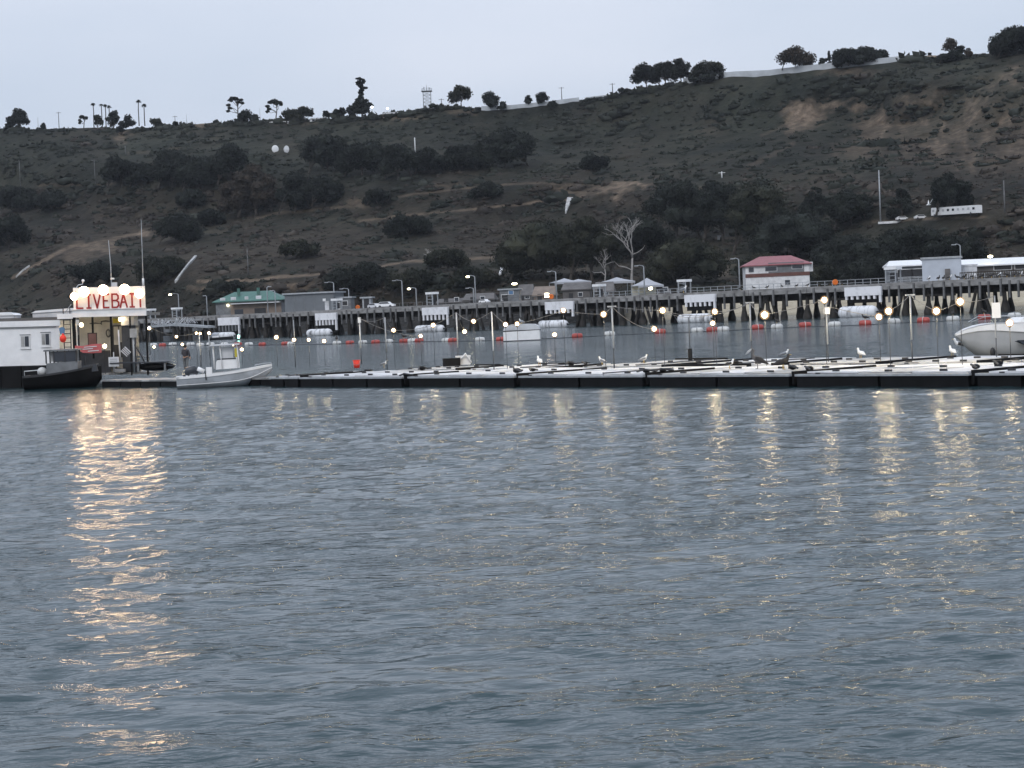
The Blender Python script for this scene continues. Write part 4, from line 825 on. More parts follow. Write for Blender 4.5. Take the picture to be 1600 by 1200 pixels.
# right-hand end: white roofed shed, pale blue shed, long white roof
t, w_, k = building('open_shed', 'open sided shed with sloping white roof at the pier end', 1392, 1445, 406, 34, 9, True, 'grey', 'boat', .6, 1.3, .12, z0=5.6, windows=((-.1, 2.3, 3.0, 1.6, 'dark'), (.6, 2.3, 2.4, 1.6, 'dark')))
t, w_, k = building('pier_shed', 'pale blue white boxy shed on the pier', 1444, 1502, 404, 4.5, 8, False, 'bluewhite', 'galv', .25, 0, rz=PRZ * .3)
MB().box((w_ * .3, -.4, 1.1), (.9, .7, 2.2), M['greybrown']).build('locker', t)
t, w_, k = building('long_shed', 'long shed with white roof stretching past the frame', 1504, 1690, 401, 34, 10, True, 'greybrown', 'boat', .6, 1.5, .05, z0=5.6, windows=((-.3, 2.6, 3.2, 1.0, 'dark'), (.0, 2.6, 2.2, 1.0, 'dark')))
MB().ell((-w_ * .5, -.35, 4.7), (.5, .3, .25), M['street'], 8, 5).build('lamp', t)
building('pump_cabinet', 'pale green white cabinet beside the pale blue shed', 1503, 1528, 416, 10, 3, False, 'lid', 'lid', .1, 0)
# lattice fence of pallets at the far end
u0_, u1_ = PL(1500, 430, 2).x, PL(1640, 430, 2).x; t = thing('timber_fence', 'brown slatted timber fence along the pier end', 'fence', PA + PX * u0_ + PN * 2 + Vector((0, 0, DECK)), PRZ); L_ = u1_ - u0_; u = 0
while u < L_: MB().box((u, 0, .75), (.11, .06, 1.4), M['bark'], R=Matrix.Rotation(random.uniform(-.2, .2), 3, 'Y')).build('slat', t); u += .34
for z in (.3, 1.3): MB().b2(0, L_, -.1, -.04, z - .07, z + .07, M['bark']).build('rail', t)
# clutter at the landing behind the barge: sloping gangway with nets, stone blocks
ga = PA + PX * PL(232, 505, -6).x + PN * -6; gb = PA + PX * PL(330, 498, -6).x + PN * -6
t = thing('gangway', 'sloping gangway heaped with pale netting beside the barge', 'gangway', (ga.x, ga.y, 0), math.atan2(gb.y - ga.y, gb.x - ga.x)); L_ = (gb.xy - ga.xy).length; kk = frame_at(ga)
MB().prism([(0, 4.1), (L_ * .45, 4.4), (L_, 3.4), (L_, 2.9), (L_ * .45, 3.8), (0, 3.6)], -1, 1, M['galv']).build('deck', t)
net = MB(); rr_ = random.Random(2)
for i in range(60): x = rr_.uniform(L_ * .1, L_ * .75); net.tube([(x, rr_.uniform(-.9, .9), 4.3), (x + rr_.uniform(-1, 1.4), rr_.uniform(-.9, .9), 4.3 + rr_.uniform(.4, 1.5))], .07, M['lid'], 4)
o = net.build('netting', t); o['kind'] = 'stuff'
MB().b2(L_ * .1, L_ * .95, -1.1, -1.0, 5.1, 5.25, M['galv']).build('handrail', t)
for q in (.1, .3, .5, .7, .93): MB().b2(L_ * q - .08, L_ * q + .08, -1.1, -1.0, 3.6, 5.1, M['galv']).build('post', t)
for q in (.15, .4, .65, .9): MB().tube([(L_ * q, .3, -2), (L_ * q, .3, 3.6)], .55, M['wood'], 8).build('pile', t)
for i, (x, w_) in enumerate(((262, 13), (306, 11))):
    q = PL(x, 520, -1.5); b_ = PA + PX * q.x + PN * -1.5; b_.z = 0; t = thing('concrete_block', ['wide grey concrete dolphin under the landing', 'narrower grey concrete dolphin under the landing'][i], 'block', b_, PRZ, 'concrete dolphins under the landing'); ww = w_ * frame_at(b_) / abs(PX.x)
    MB().b2(-ww / 2, ww / 2, -.4, 1.2, -1, 1.3, M['grey']).build('lower_block', t); MB().b2(-ww / 2 + .2, ww / 2 - .2, -.3, 1.1, 2.2, 3.0, M['grey']).build('upper_block', t); MB().b2(-.4, .4, 0, .8, 1.3, 2.2, M['wood']).build('stem', t)

# ------------------------------------------------------------------ floating bait docks
DA = G(-60, 604.5); DB = G(1640, 605); DX = (DB - DA).normalized(); DX.z = 0; DN = Vector((-DX.y, DX.x, 0))
if DN.y < 0: DN = -DN
DRZ = math.atan2(DX.y, DX.x); DZ = .55
def dock_u(x): q = onplane(x, 604, DA, DN) - DA; return q.dot(DX)
def DW(u, v, z=0.0): return DA + DX * u + DN * v + Vector((0, 0, z))
def deck_pt(x, y, z=DZ + .12): return G(x, y, z)
rd = random.Random(12)
def receiver(label, u0, u1, v0, v1, lidm='lid', rows_=2, cols=3, tilt=.0, zoff=0.0):
    t = thing('bait_receiver', label, 'floating dock', DW(u0, v0, zoff), DRZ, 'floating bait receivers moored in rows'); w_, dp = u1 - u0, v1 - v0
    nf = max(2, int(w_ / 3.2))
    for i in range(nf):
        a = w_ * i / nf + .08; b_ = w_ * (i + 1) / nf - .08; MB().b2(a, b_, .06, dp * .5 - .1, -.3, .47, M['black']).build('float', t)
        MB().b2(a, b_, dp * .5 + .1, dp - .06, -.3, .40, M['black']).build('float', t)
    MB().b2(0, w_, 0, .32, .475, .57, M['galv']).b2(0, w_, dp - .3, dp, .402, .55, M['rim']).b2(0, .3, .32, dp - .3, .402, .545, M['rim']).b2(w_ - .3, w_, .32, dp - .3, .402, .545, M['rim']).build('walkway', t)
    MB().b2(.1, w_ - .1, .34, dp - .35, .34, .40, M['black']).build('pen', t)
    for i in range(cols):
        for j in range(rows_):
            a, b_ = .34 + (w_ - .68) * i / cols + .05, .34 + (w_ - .68) * (i + 1) / cols - .05; c_, d_ = .36 + (dp - .7) * j / rows_ + .06, .36 + (dp - .7) * (j + 1) / rows_ - .06
            l = MB().box((0, 0, 0), (b_ - a, d_ - c_, .07), M[lidm if rd.random() < .75 else ('lid2' if lidm == 'lid' else 'lid')]); o = l.build('lid', t); o.location = ((a + b_) / 2, (c_ + d_) / 2, .60)
            o.rotation_euler = (rd.gauss(0, .006) + tilt, rd.gauss(0, .006), 0)
            MB().box((0, -(d_ - c_) / 2 + .3, .08), (.35, .09, .1), M['dark']).build('lid_handle', o)
    for i in range(max(1, int(w_ / 5))):
        x = 1 + i * 5 + rd.uniform(-.5, .5); MB().box((x, .17, .60), (.22, .08, .06), M['dark']).box((x, .17, .57), (.1, .1, .06), M['dark']).build('cleat', t)
    MB().b2(w_ - .02, w_ + .12, .2, dp * rd.uniform(.6, 1), .1, .70, M['black']).build('edge_beam', t)
    if rd.random() < .35: MB().b2(w_ * rd.uniform(0, .4), w_ * rd.uniform(.55, .95), dp - .02, dp + .12, .1, .64 + rd.uniform(0, .09), M['black']).build('edge_beam', t)
    for i in range(1, cols):
        if rd.random() < .15: MB().b2(.34 + (w_ - .68) * i / cols - .05, .34 + (w_ - .68) * i / cols + .05, .4, dp * rd.uniform(.5, .95), .641, .70, M['char']).build('hose_line', t)
    return t
edges = [158, 282]
fr = [(420, 468, 'between the white boat and the long black float'), (470, 634, 'with the red bucket behind it'), (636, 807, 'past the red bucket row'), (809, 1009, 'under the lamp row in the middle'), (1011, 1239, 'with the brown pelican on it'), (1241, 1521, 'past the brown pelican'), (1523, 1680, 'beside the grey hulled motorboat')]
for i, (x0, x1, lab) in enumerate(fr):
    nlid = [2, 4, 3, 3, 3, 3, 2][i]
    receiver('front row black sided bait receiver %s' % lab, dock_u(x0), dock_u(x1) - .25, .05 if i != 1 else -.1, [6.5, 6.6, 8.2, 8.4, 8.6, 8.6, 8.6][i], 'lid', 2, nlid, 0, 0)
bk = [(455, 560, 'behind the bow of the white boat'), (562, 700, 'holding the red bucket'), (702, 850, 'where the first white gull stands'), (852, 1010, 'behind the middle one'), (1012, 1170, 'with the thick dark post'), (1172, 1330, 'behind the brown pelican'), (1345, 1470, 'behind the long front one, dark edged')]
for i, (x0, x1, lab) in enumerate(bk):
    receiver('second row bait receiver %s' % lab, dock_u(x0), dock_u(x1) - .4, [7.4, 7.6, 9.2, 9.4, 9.6, 9.6, 9.6][i], [12.5, 13.5, 17, 17.4, 17.2, 17, 15][i], 'lid' if i % 2 else 'lid2', 2, 3)
def walkway(label, u0, u1, v0, v1):
    t = thing('dock_walkway', label, 'dock', DW(u0, v0), DRZ); w_ = u1 - u0
    n_ = max(2, int(w_ / 2.5))
    for i in range(n_): MB().b2(w_ * i / n_ + .06, w_ * (i + 1) / n_ - .06, .05, v1 - v0 - .05, -.3, .36, M['black']).build('float', t)
    for i in range(int(w_ / .9)): MB().b2(i * .9, i * .9 + .86, 0, v1 - v0, .37, .46 + rd.uniform(0, .015), M['rim' if rd.random() < .7 else 'lid2']).build('plank', t)
    return t
walkway('low black sided dock between the shop barge and the white boat', dock_u(160), dock_u(284), -.1, 2.6)
walkway('low dock running behind the white boat', dock_u(286), dock_u(418), 1.6, 3.6)
# corner bumpers, tyres, gear on the docks
def gear(name, label, cat, x, y, f, rz=0, group=None):
    t = thing(name, label, cat, deck_pt(x, y, .67), rz, group); f(t); return t
for i, (x, y) in enumerate(((635, 588), (808, 582), (833, 580), (1010, 582), (1036, 581), (1239, 577), (1525, 576), (1560, 571), (660, 578), (1150, 569), (893, 570), (915, 569), (1265, 579))):
    r1 = rd.uniform(.13, .22)
    def f(t, r1=r1): MB().ell((0, 0, r1 * .5), (r1 * 1.3, r1, r1 * .62), M['black'], 10, 6).build('body', t); MB().tube([(-.5, 0, .06), (0, .2, r1), (.6, -.1, .05)], .05, M['dark'], 5).build('line', t)
    gear('mooring_bumper', 'black rubber bumper with line on the bait docks, %s from the white boat' % ORD[i], 'bumper', x, y, f, rd.uniform(0, 3), 'black bumpers on the bait docks')
def f(t):
    MB().tube([(0, 0, 0), (0, 0, .40)], [.15, .19], M['bucket'], 16).build('body', t); MB().ring((0, 0, .40), .19, .02, M['bucket'], ax='Z').build('lip', t); MB().tube([(-.19, 0, .36), (-.13, -.12, .2), (0, -.19, .15), (.13, -.12, .2), (.19, 0, .36)], .008, M['galv'], 4).build('handle', t)
g = gear('bucket', 'bright red bucket on the bait dock', 'bucket', 557.5, 575, f); g.scale = (1.25,) * 3
def f(t):
    MB().box((0, 0, .25), (1.1, .5, .5), M['black']).build('lump', t); MB().tube([(.3, 0, .1), (.9, -.1, .75), (1.2, 0, .2)], .07, M['lid'], 7).build('hose', t)
gear('dock_pump', 'black pump with pale hose heaped on the docks beyond the bucket', 'pump', 706, 572, f)
def f(t):
    MB().box((0, 0, .3), (.9, .5, .5), M['lid']).build('case', t); MB().box((0, 0, .58), (.95, .55, .07), M['white']).build('cap', t)
gear('storage_box', 'small white storage box next to the black pump', 'box', 724, 571, f)
# ------------------------------------------------------------------ lamp posts of the bait docks
def z_at(x, y, base): return onplane(x, y, base, Vector((0, 1, 0))).z
LAMPS = [(233.5, 513, 577, .13), (276, 526, 571, .12), (285, 538, 566, .12), (241, 542, 570, .12), (307, 520.5, 572, .11), (313, 521, 571, .12), (327, 520.5, 571, .12), (378, 546, 568, .13), (365, 539, 566, .08), (432, 527, 570, .14), (459.5, 531, 570, .13), (482.5, 531, 570, .13), (506.5, 533, 569, .13),
         (615, 516, 571, .14), (657.5, 525, 568, .13), (677, 508, 574, .14), (726, 518, 569, .14), (740, 502, 576, .14), (790, 507, 577, .14), (808, 506, 572, .14), (866.5, 523, 568, .14), (880, 485, 572, .15), (943, 491, 573, .17), (1022, 514, 566, .14), (1035, 485, 574, .16), (1113.5, 505, 566, .14), (1116.5, 487, 573, .14), (1194.5, 492, 571, .18), (1287.5, 468.5, 570, .17), (1373, 495, 566, .17), (1388, 486, 572, .16), (1462.5, 486, 569, .16), (1499.5, 471.5, 571, .16), (1577, 504.5, 565, .16)]
LP = []
for i, (x, yl, yb, r_) in enumerate(LAMPS):
    base = deck_pt(x + (yb - yl) * .043, yb, DZ + .05); base.z = DZ - .1; zt = z_at(x, yl, base) - base.z
    t = thing('dock_lamp', 'lit warm bulb on a thin dock post, %s along the docks from the shop barge' % ORD[i], 'lamp', base, 0, 'lit bulbs on posts over the bait docks')
    MB().tube([(0, 0, 0), (0, 0, zt - .1)], .018, M['char'], 6).build('post', t)
    MB().tube([(0, 0, zt - r_ - .06), (0, 0, zt - r_ + .03)], [.05, .075], M['dark'], 8).build('socket', t)
    r_ *= rd.uniform(.68, .84); MB().ell((0, 0, zt), (r_, r_, r_), M['bulb'], 14, 9).build('bulb', t); MB().ell((0, 0, zt), (r_ * 1.7,) * 3, M['halo'], 14, 9).build('glow_shell', t)  # the outer shell is an added glow around the bulb
    LP.append((x, base + Vector((0, 0, zt))))
POLES = [(561, 497, 566, 2, 'white'), (600.5, 496, 576, 2, 'galv'), (712, 488, 570, 2.2, 'lid'), (767, 487, 577, 2.2, 'lid'), (954.5, 479, 575, 2.6, 'galv'), (1075, 496, 565, 1.6, 'char'), (1170, 473, 561, 2.6, 'galv'), (1289.5, 478, 566, 2.6, 'galv'), (1420, 461, 564, 2.8, 'galv'), (1552, 462, 559, 2.2, 'galv'), (311, 523, 570, 1.5, 'lid'), (326, 523, 557, 1.4, 'lid'), (458, 500, 571, 1.2, 'galv')]
PT = []
pl_lab = ['carrying a small white meter box', 'plain one beside the meter box post', 'pale one before the red and white floats', 'pale one beside the covered white float', 'carrying cables near the dead trees', 'thin dark one with a thick sleeve at its foot', 'leaning one below the lamp post', 'with white box under a lit bulb', 'leaning one near the white roofed shed', 'with a white board near the motorboat', 'pale one behind the fisherman', 'thinner pale one past the fisherman', 'faint one right of the white boat bow'.replace('right of', 'past')]
for i, (x, yt, yb, w_, m_) in enumerate(POLES):
    base = deck_pt(x + (yb - yt) * .055, yb, DZ + .05); base.z = DZ - .1; k = frame_at(base); zt = z_at(x, yt, base) - base.z
    t = thing('dock_pole', 'tall dock pole, %s' % pl_lab[i], 'pole', base, 0, 'tall poles standing on the bait docks')
    low = zt * (.35 if m_ != 'char' else .25)
    MB().tube([(0, 0, 0), (0, 0, low)], w_ * k / 2 * .75, M['char'], 8).build('lower_shaft', t)  # lower part of the pole coloured dark
    MB().tube([(0, 0, low), (0, 0, zt)], w_ * k / 2, M[m_], 8).build('shaft', t)
    if i == 0: MB().box((0, -.1, zt - .15), (.22, .16, .4), M['boat']).build('meter_box', t)
    if i == 5: MB().tube([(0, 0, 0), (0, 0, .9)], .13, M['black'], 10).build('base_sleeve', t)
    if i == 7: MB().box((0, -.1, zt - .25), (.28, .18, .34), M['boat']).build('junction_box', t)
    if i == 9:
        zz = z_at(x, 485, base) - base.z; MB().box((.02, -.14, zz), (.42, .05, .76), M['boat']).build('board', t)
    if i in (4, 6, 8): MB().box((0, 0, zt), (.5, .08, .08), M['galv']).build('crossarm', t)
    PT.append((x, base + Vector((0, 0, zt))))
def cable(label, a, b_, sag, r_=.014, m='palerope'):
    a, b_ = Vector(a), Vector(b_); o0 = a.copy(); pts = [(a.lerp(b_, s) - o0) + Vector((0, 0, -4 * sag * s * (1 - s))) for s in [q / 12 for q in range(13)]]
    o = MB().tube(pts, r_, M[m], 5).build('overhead_cable'); o.location = o0; return tag(o, label, 'cable', 'cables slung between the dock poles')
alls = sorted([(x, p, 'P') for x, p in PT[:10]] + [(x, p, 'L') for x, p in LP if x > 600 and p.z > 2.8], key=lambda q: q[0])
for i in range(len(alls) - 1):
    a, b_ = alls[i], alls[i + 1]
    cable('thin cable sagging between dock lights and poles, %s span from the meter box post' % ORD[i], a[1], b_[1], .012 * (a[1] - b_[1]).length, .014)
cable('cable running up from the pale pole to the fender behind', PT[2][1], LP[16][1], .1); cable('long cable slanting from the dead tree pole down to a low bulb', PT[4][1], LP[23][1], .3, .02); cable('slack cable from the leaning pole to the bulbs', PT[6][1], LP[24][1], .5, .018); cable('cable from the barge roof post to the first bulbs', LP[0][1] + Vector((0, 0, .1)), LP[4][1], .4, .016)
cable('cable slanting from the meter box post to a low bulb', PT[0][1], LP[14][1], .3, .016)

# ------------------------------------------------------------------ floating line of buoys
BU = [(240, 'w', 542), (254, 'r', 542), (270, 'w', 541), (298, 'w', 541), (313, 'w', 542), (329, 'w', 541), (351, 'w', 541), (372, 'r', 541), (389, 'w', 541), (410, 'r', 541), (446, 'r', 540), (455, 'w', 540), (526.5, 'w', 539), (547, 'r', 538.5), (567, 'w', 538), (587, 'r', 537.5), (608, 'w', 536.5), (631, 'r', 536), (644, 'w', 535.5), (655, 'r', 535.5), (697, 'w', 535), (707.5, 'r', 535), (750, 'w', 534), (783, 'r', 533.5), (902, 'r', 528.5), (952.5, 'w', 525.5), (1031.5, 'r', 522), (1089.5, 'w', 520), (1113, 'r', 519), (1130, 'w', 518.5), (1184, 'r', 515.5), (1214, 'w', 514.5), (1258, 'r', 512), (1304, 'w', 511), (1352, 'r', 509), (1397, 'w', 506.5), (1443, 'r', 504.5), (1489, 'w', 502.5), (1538, 'r', 500), (1585, 'w', 497.5)]
bpts = []
for i, (x, c_, yb) in enumerate(BU):
    p = G(x, yb - 1.0); wpx = np.interp(x, [240, 550, 900, 1200, 1550], [11, 12, 15, 17, 18]); k = frame_at(p); R_ = wpx * k / 2 * 1.12; t = thing('boom_float', '%s float of the barrier line, %s float from the shop barge' % ({'w': 'white', 'r': 'red'}[c_], ORD[i]), 'buoy', p, DRZ * .3 + rd.uniform(-.5, .5), {'w': 'white floats of the barrier line', 'r': 'red floats of the barrier line'}[c_])
    m_ = M['red' if c_ == 'r' else 'floatwhite']; h_ = R_ * .52
    MB().tube([(-R_, 0, h_ * .55), (-R_ * .93, 0, h_ * .55), (-R_ * .7, 0, h_ * .55), (0, 0, h_ * .6), (R_ * .7, 0, h_ * .55), (R_ * .93, 0, h_ * .55), (R_, 0, h_ * .55)], [h_ * .35, h_ * .75, h_ * .97, h_, h_ * .97, h_ * .75, h_ * .35], m_, 14).build('body', t)
    g_ = MB().ring((0, 0, 0), h_ * 1.0, .05, M['floatwhite' if c_ == 'r' and i > 24 else 'char'], 16, 5).build('band', t); g_.rotation_euler = (0, 0, math.pi / 2); g_.location = (0, 0, h_ * .58)
    MB().tube([(0, 0, h_ * 1.55), (0, 0, h_ * 1.8)], .06, M['galv'], 6).build('eye', t)
    bpts.append(p)
mb = MB(); o0 = bpts[0].copy(); mb.tube([p - o0 + Vector((0, .2, .05)) for p in bpts], [.10 if p.x < -12 else .05 for p in bpts], M['char'], 6); o = mb.build('boom_line'); o.location = o0; tag(o, 'dark floating line threading the red and white floats', 'rope')

# ------------------------------------------------------------------ boats
def hull(stations, m, cap=True, rimm=None, ny=0):
    """stations: list of (x, half_beam, z_sheer, z_keel, chine_frac)"""
    mb = MB(); V = []; K = 9
    for (x, b_, zs, zk, cf) in stations:
        zc = zk + (zs - zk) * cf; w_ = b_ * .82
        V += [(x, b_, zs), (x, b_ * .97, zs - (zs - zc) * .35), (x, b_ * .9, zs - (zs - zc) * .7), (x, w_, zc), (x, 0, zk), (x, -w_, zc), (x, -b_ * .9, zs - (zs - zc) * .7), (x, -b_ * .97, zs - (zs - zc) * .35), (x, -b_, zs)]
    Fs = [(i * K + j, (i + 1) * K + j, (i + 1) * K + j + 1, i * K + j + 1) for i in range(len(stations) - 1) for j in range(K - 1)]
    mb.add(V, Fs, m, True); mb.add(V[:K], [tuple(range(K))], m); return mb
def sheer_band(stations, w_, h0_, m, over=.03, taper=0.0):
    mb = MB(); V = []; h_ = h0_
    for si, (x, b_, zs, zk, cf) in enumerate(stations):
        h_ = h0_ * (1 - taper * max(0, (si / (len(stations) - 1) - .6) / .4) ** 1.5)
        bb = b_ + over; V += [(x, bb, zs - h_), (x, bb, zs + .02), (x, max(b_ - w_, 0), zs + .02), (x, max(b_ - w_, 0), zs - h_)]
    K = 4; n_ = len(stations)
    for s in (1, -1):
        VV = [(x, y * s, z) for x, y, z in V]; Fs = [(i * K + j, (i + 1) * K + j, (i + 1) * K + (j + 1) % K, i * K + (j + 1) % K) for i in range(n_ - 1) for j in range(K)] + [(0, 1, 2, 3)]
        mb.add(VV, Fs, m, False)
    x, b_, zs = stations[0][:3]; h_ = h0_; mb.b2(x - .04, x + w_, -b_ - over, b_ + over, zs - h_, zs + .018, m)
    return mb
def deckfill(stations, z, m):
    mb = MB(); V = []
    for (x, b_, zs, zk, cf) in stations: V += [(x, b_ * .9, min(z, zs - .03)), (x, -b_ * .9, min(z, zs - .03))]
    mb.add(V, [(2 * i, 2 * i + 1, 2 * i + 3, 2 * i + 2) for i in range(len(stations) - 1)], m); return mb
# white centre console boat
b0 = G(352, 603.5); k = frame_at(b0); Lh = 152 * k / 2
boat = thing('console_boat', 'white open boat with centre console and outboard, moored in front of the dock', 'boat', (b0.x, b0.y - .3, 0), math.radians(7))
S = []
for i in range(15):
    s = i / 14; x = -Lh + .15 + (2 * Lh - .3) * s; bb = 1.15 * (1 - max(0, (s - .45) / .55) ** 2.4) + .02; zs = .74 + .12 * s + .42 * s ** 2.2; zk = -.32 + max(0, (s - .62) / .38) ** 2 * 1.15; S.append((x if i < 14 else x + .1, bb, zs, min(zk, zs - .12), .42))
hull(S, M['hullside']).build('hull', boat); sheer_band(S, .16, .13, M['boat']).build('gunwale', boat); deckfill(S, .42, M['lid']).build('deck', boat)
ch = MB(); ch.tube([(x, -b_ * .93 - .02, zk + (zs - zk) * .52) for x, b_, zs, zk, cf in S], .022, M['boat'], 5); ch.build('spray_rail', boat)
fd = deckfill([(x, b_, zs + .02, zk, cf) for x, b_, zs, zk, cf in S[9:]], 9, M['boat']); fd.build('foredeck', boat)
def X(px): return (px - 352) * k
def Zb(py): return (604 - py) * k
cs = MB().prism([(X(340), Zb(577)), (X(341), Zb(565)), (X(345), Zb(560.5)), (X(371), Zb(560)), (X(376), Zb(576))], -.45, .45, M['boat']); cons = cs.build('console', boat)
MB().b2(X(342), X(372), -.46, .46, Zb(562), Zb(560), M['char']).build('dash', cons)
MB().add([(X(351), -.42, Zb(560)), (X(368), -.42, Zb(560)), (X(367), -.4, Zb(544)), (X(350), -.4, Zb(544))], [(0, 1, 2, 3)], M['lid']).box((X(359), -.4, Zb(543.5)), (.8, .04, .04), M['galv']).build('windscreen', boat)
for (xa, xb) in ((338, 337), (350, 347.5), (374.5, 370), (376.5, 373.5)):
    for s in (-1, 1): MB().tube([(X(xa), s * .55, Zb(576)), (X(xb), s * .6, Zb(539.5))], .035, M['boat'], 6).build('top_post', boat)
MB().b2(X(333), X(378), -.85, .85, Zb(540), Zb(538.2), M['lid']).build('hardtop', boat)
MB().box((X(372), -.62, Zb(552)), (.14, .05, .55), M['yellow']).build('rod_holder', boat)
seat = MB().b2(X(325), X(334), -.5, .5, .42, Zb(573), M['boat']); seat.build('seat', boat)
ob = MB(); ob.tube([(X(294), 0, Zb(583)), (X(298), 0, Zb(577)), (X(306), 0, Zb(575.5)), (X(313), 0, Zb(580))], [(.2, .18), (.3, .26), (.3, .28), (.2, .2)], M['char'], 12); o = ob.build('outboard', boat); MB().b2(X(289), X(293), -.1, .1, -.5, Zb(583), M['char']).build('outboard_leg', o)
MB().tube([(X(312), -.5, Zb(574)), (X(322), -.5, Zb(579))], .14, M['boat'], 8).build('bolster', boat)
mb = MB(); mb.tube([(X(324), -1.17, Zb(578)), (X(324.5), -1.2, Zb(584)), (X(325), -1.19, Zb(592))], .035, M['dark'], 6); mb.build('rope', boat)
mb = MB()
for s in (-1, 1): mb.tube([(X(400), s * .8, Zb(573)), (X(412), s * .6, Zb(571)), (X(426), s * .12, Zb(570.5))], .02, M['galv'], 5)
mb.build('bow_rail', boat)
# grey hulled motorboat at the edge, bow towards the shop
b0 = G(1600, 558); k = frame_at(b0); mb_ = thing('motorboat', 'large white topped motorboat with grey hull cut by the frame edge', 'boat', (b0.x, b0.y + 1.6, 0), math.radians(183)); Lb = 11.0; S = []
xb = (1600 - 1502) * k        # bow tip ahead of origin
for i in range(19):
    s = i / 18; x = xb - Lb * (1 - s); e = max(0, (s - .5) / .5); bb = 1.75 * (1 - e ** 2.1) + .02; zs = 1.80 + .22 * s - .55 * max(0, (s - .78) / .22) ** 2.2; zk = -.4 + max(0, (s - .74) / .26) ** 2.2 * 1.75; S.append((x, bb, zs, min(zk, zs - .1), .3))
hull(S, M['hullgrey']).build('hull', mb_); sheer_band(S, .35, .52, M['boat'], .06, .8).build('gunwale', mb_); deckfill([(x, b_, zs + .08, zk, cf) for x, b_, zs, zk, cf in S], 9, M['boat']).build('deck', mb_)
MB().add([(xb - 3.0, 1.66, .95), (xb - 5.2, 1.72, .95), (xb - 5.2, 1.66, .55), (xb - 3.9, 1.62, .55)], [(0, 1, 2, 3)], M['glass']).build('hull_window', mb_)
wx = (1600 - 1586) * k
MB().prism([(wx, 1.0), (-2.2, 1.0), (-2.2, .52), (wx - .7, .55)], 1.6, 1.79, M['glass']).build('hull_window', mb_)
MB().prism([(xb - 3.2, 1.9), (xb - 3.8, 2.3), (xb - 8, 2.35), (xb - 8, 1.9)], -1.2, 1.2, M['boat']).build('coachroof', mb_)
for s in (-1, 1):
    r_ = MB(); r_.tube([(xb - .9, s * .3, 2.15), (xb - 1.6, s * .85, 2.43), (xb - 4, s * 1.5, 2.4)], .02, M['galv'], 5); r_.build('bow_rail', mb_)
MB().ell((xb - 1.9, 1.0, .35), (.16, .12, .28), M['dark'], 8, 6).build('fender', mb_)
# covered white float at the buoy line
b0 = G(816.5, 532.5); k = frame_at(b0); t = thing('covered_float', 'white boxy float with rounded cover and dark stripe among the buoys', 'float', b0, math.radians(-4)); w_ = 28.5 * k
MB().prism([(-w_, .0), (w_, 0), (w_ * .99, 16 * k), (-w_, 15 * k)], -1.5, 1.5, M['boat']).build('hull', t); MB().b2(-w_ + .02, w_ - .02, -1.42, 1.42, 15 * k, 17 * k, M['dark']).build('stripe', t)
MB().prism([(-w_, 17 * k), (w_, 17 * k), (w_ * .93, 22 * k), (w_ * .72, 25.5 * k), (0, 26.5 * k), (-w_ * .6, 26 * k), (-w_ * .9, 24 * k)], -1.55, 1.55, M['lid']).build('cover', t); MB().b2(-w_ - .05, w_ + .05, -1.58, 1.58, -.3, .12, M['char']).build('waterline_band', t)
# small distant skiff and light near the first foam fender
t = thing('skiff', 'small dark skiff with white cover near the teal light', 'boat', G(345, 531), .1); S = [(-3 + 6 * i / 8, .9 * (1 - max(0, (i / 8 - .5) / .5) ** 2) + .02, .55 + .2 * i / 8, -.2, .4) for i in range(9)]
hull(S, M['dark']).build('hull', t); deckfill(S, .5, M['char']).build('deck', t); MB().box((-1.2, 0, .75), (1.5, 1, .4), M['boat']).build('cover', t)
t = thing('marker_lamp', 'small teal green lamp floating by the first fender', 'lamp', G(373, 531.5)); MB().tube([(0, 0, -.2), (0, 0, .35)], .25, M['dark'], 8).build('base', t); MB().ell((0, 0, .75), (.28, .28, .5), M['teal'], 10, 6).build('lamp', t)

# ------------------------------------------------------------------ shop barge
BO = G(100, 603); kb = frame_at(BO)
def bx(px): return (px - 100) * kb
def bz(py): return (603 - py) * kb
def wp(px, py, off=0.0):      # world point in the barge's upright plane
    return BO + Vector((bx(px), off, bz(py)))
TILT = math.radians(1.0)
def bthing(name, label, cat, px=100, py=603, off=0, group=None):
    r = Matrix.Rotation(TILT, 3, 'Y'); s_ = (0 if (px, py) in ((100, 603), (105.5, 605.5), (102.5, 604.5)) else max(0, 603 - py) * .033); px, py = px + s_, py + s_ * .45; t = thing(name, label, cat, BO + r @ Vector((bx(px), off, bz(py))), 0, group); t.rotation_euler = (0, TILT, 0); return t
barge = bthing('shop_barge', 'black hulled barge under the white bait house', 'barge')
for i in range(9):
    a = -190 + i * 32; MB().b2(bx(a) + .03, bx(a + 32) - .03, .0, 7.5, -.5, bz(571) if a < 80 else bz(588), M['black']).build('pontoon', barge)
for i in range(24): MB().b2(bx(92 + i * 6), bx(92 + i * 6 + 5.6), .02, 6.8, bz(588) + .01, bz(585), M['rim' if i % 3 else 'lid2']).build('deck_plank', barge)
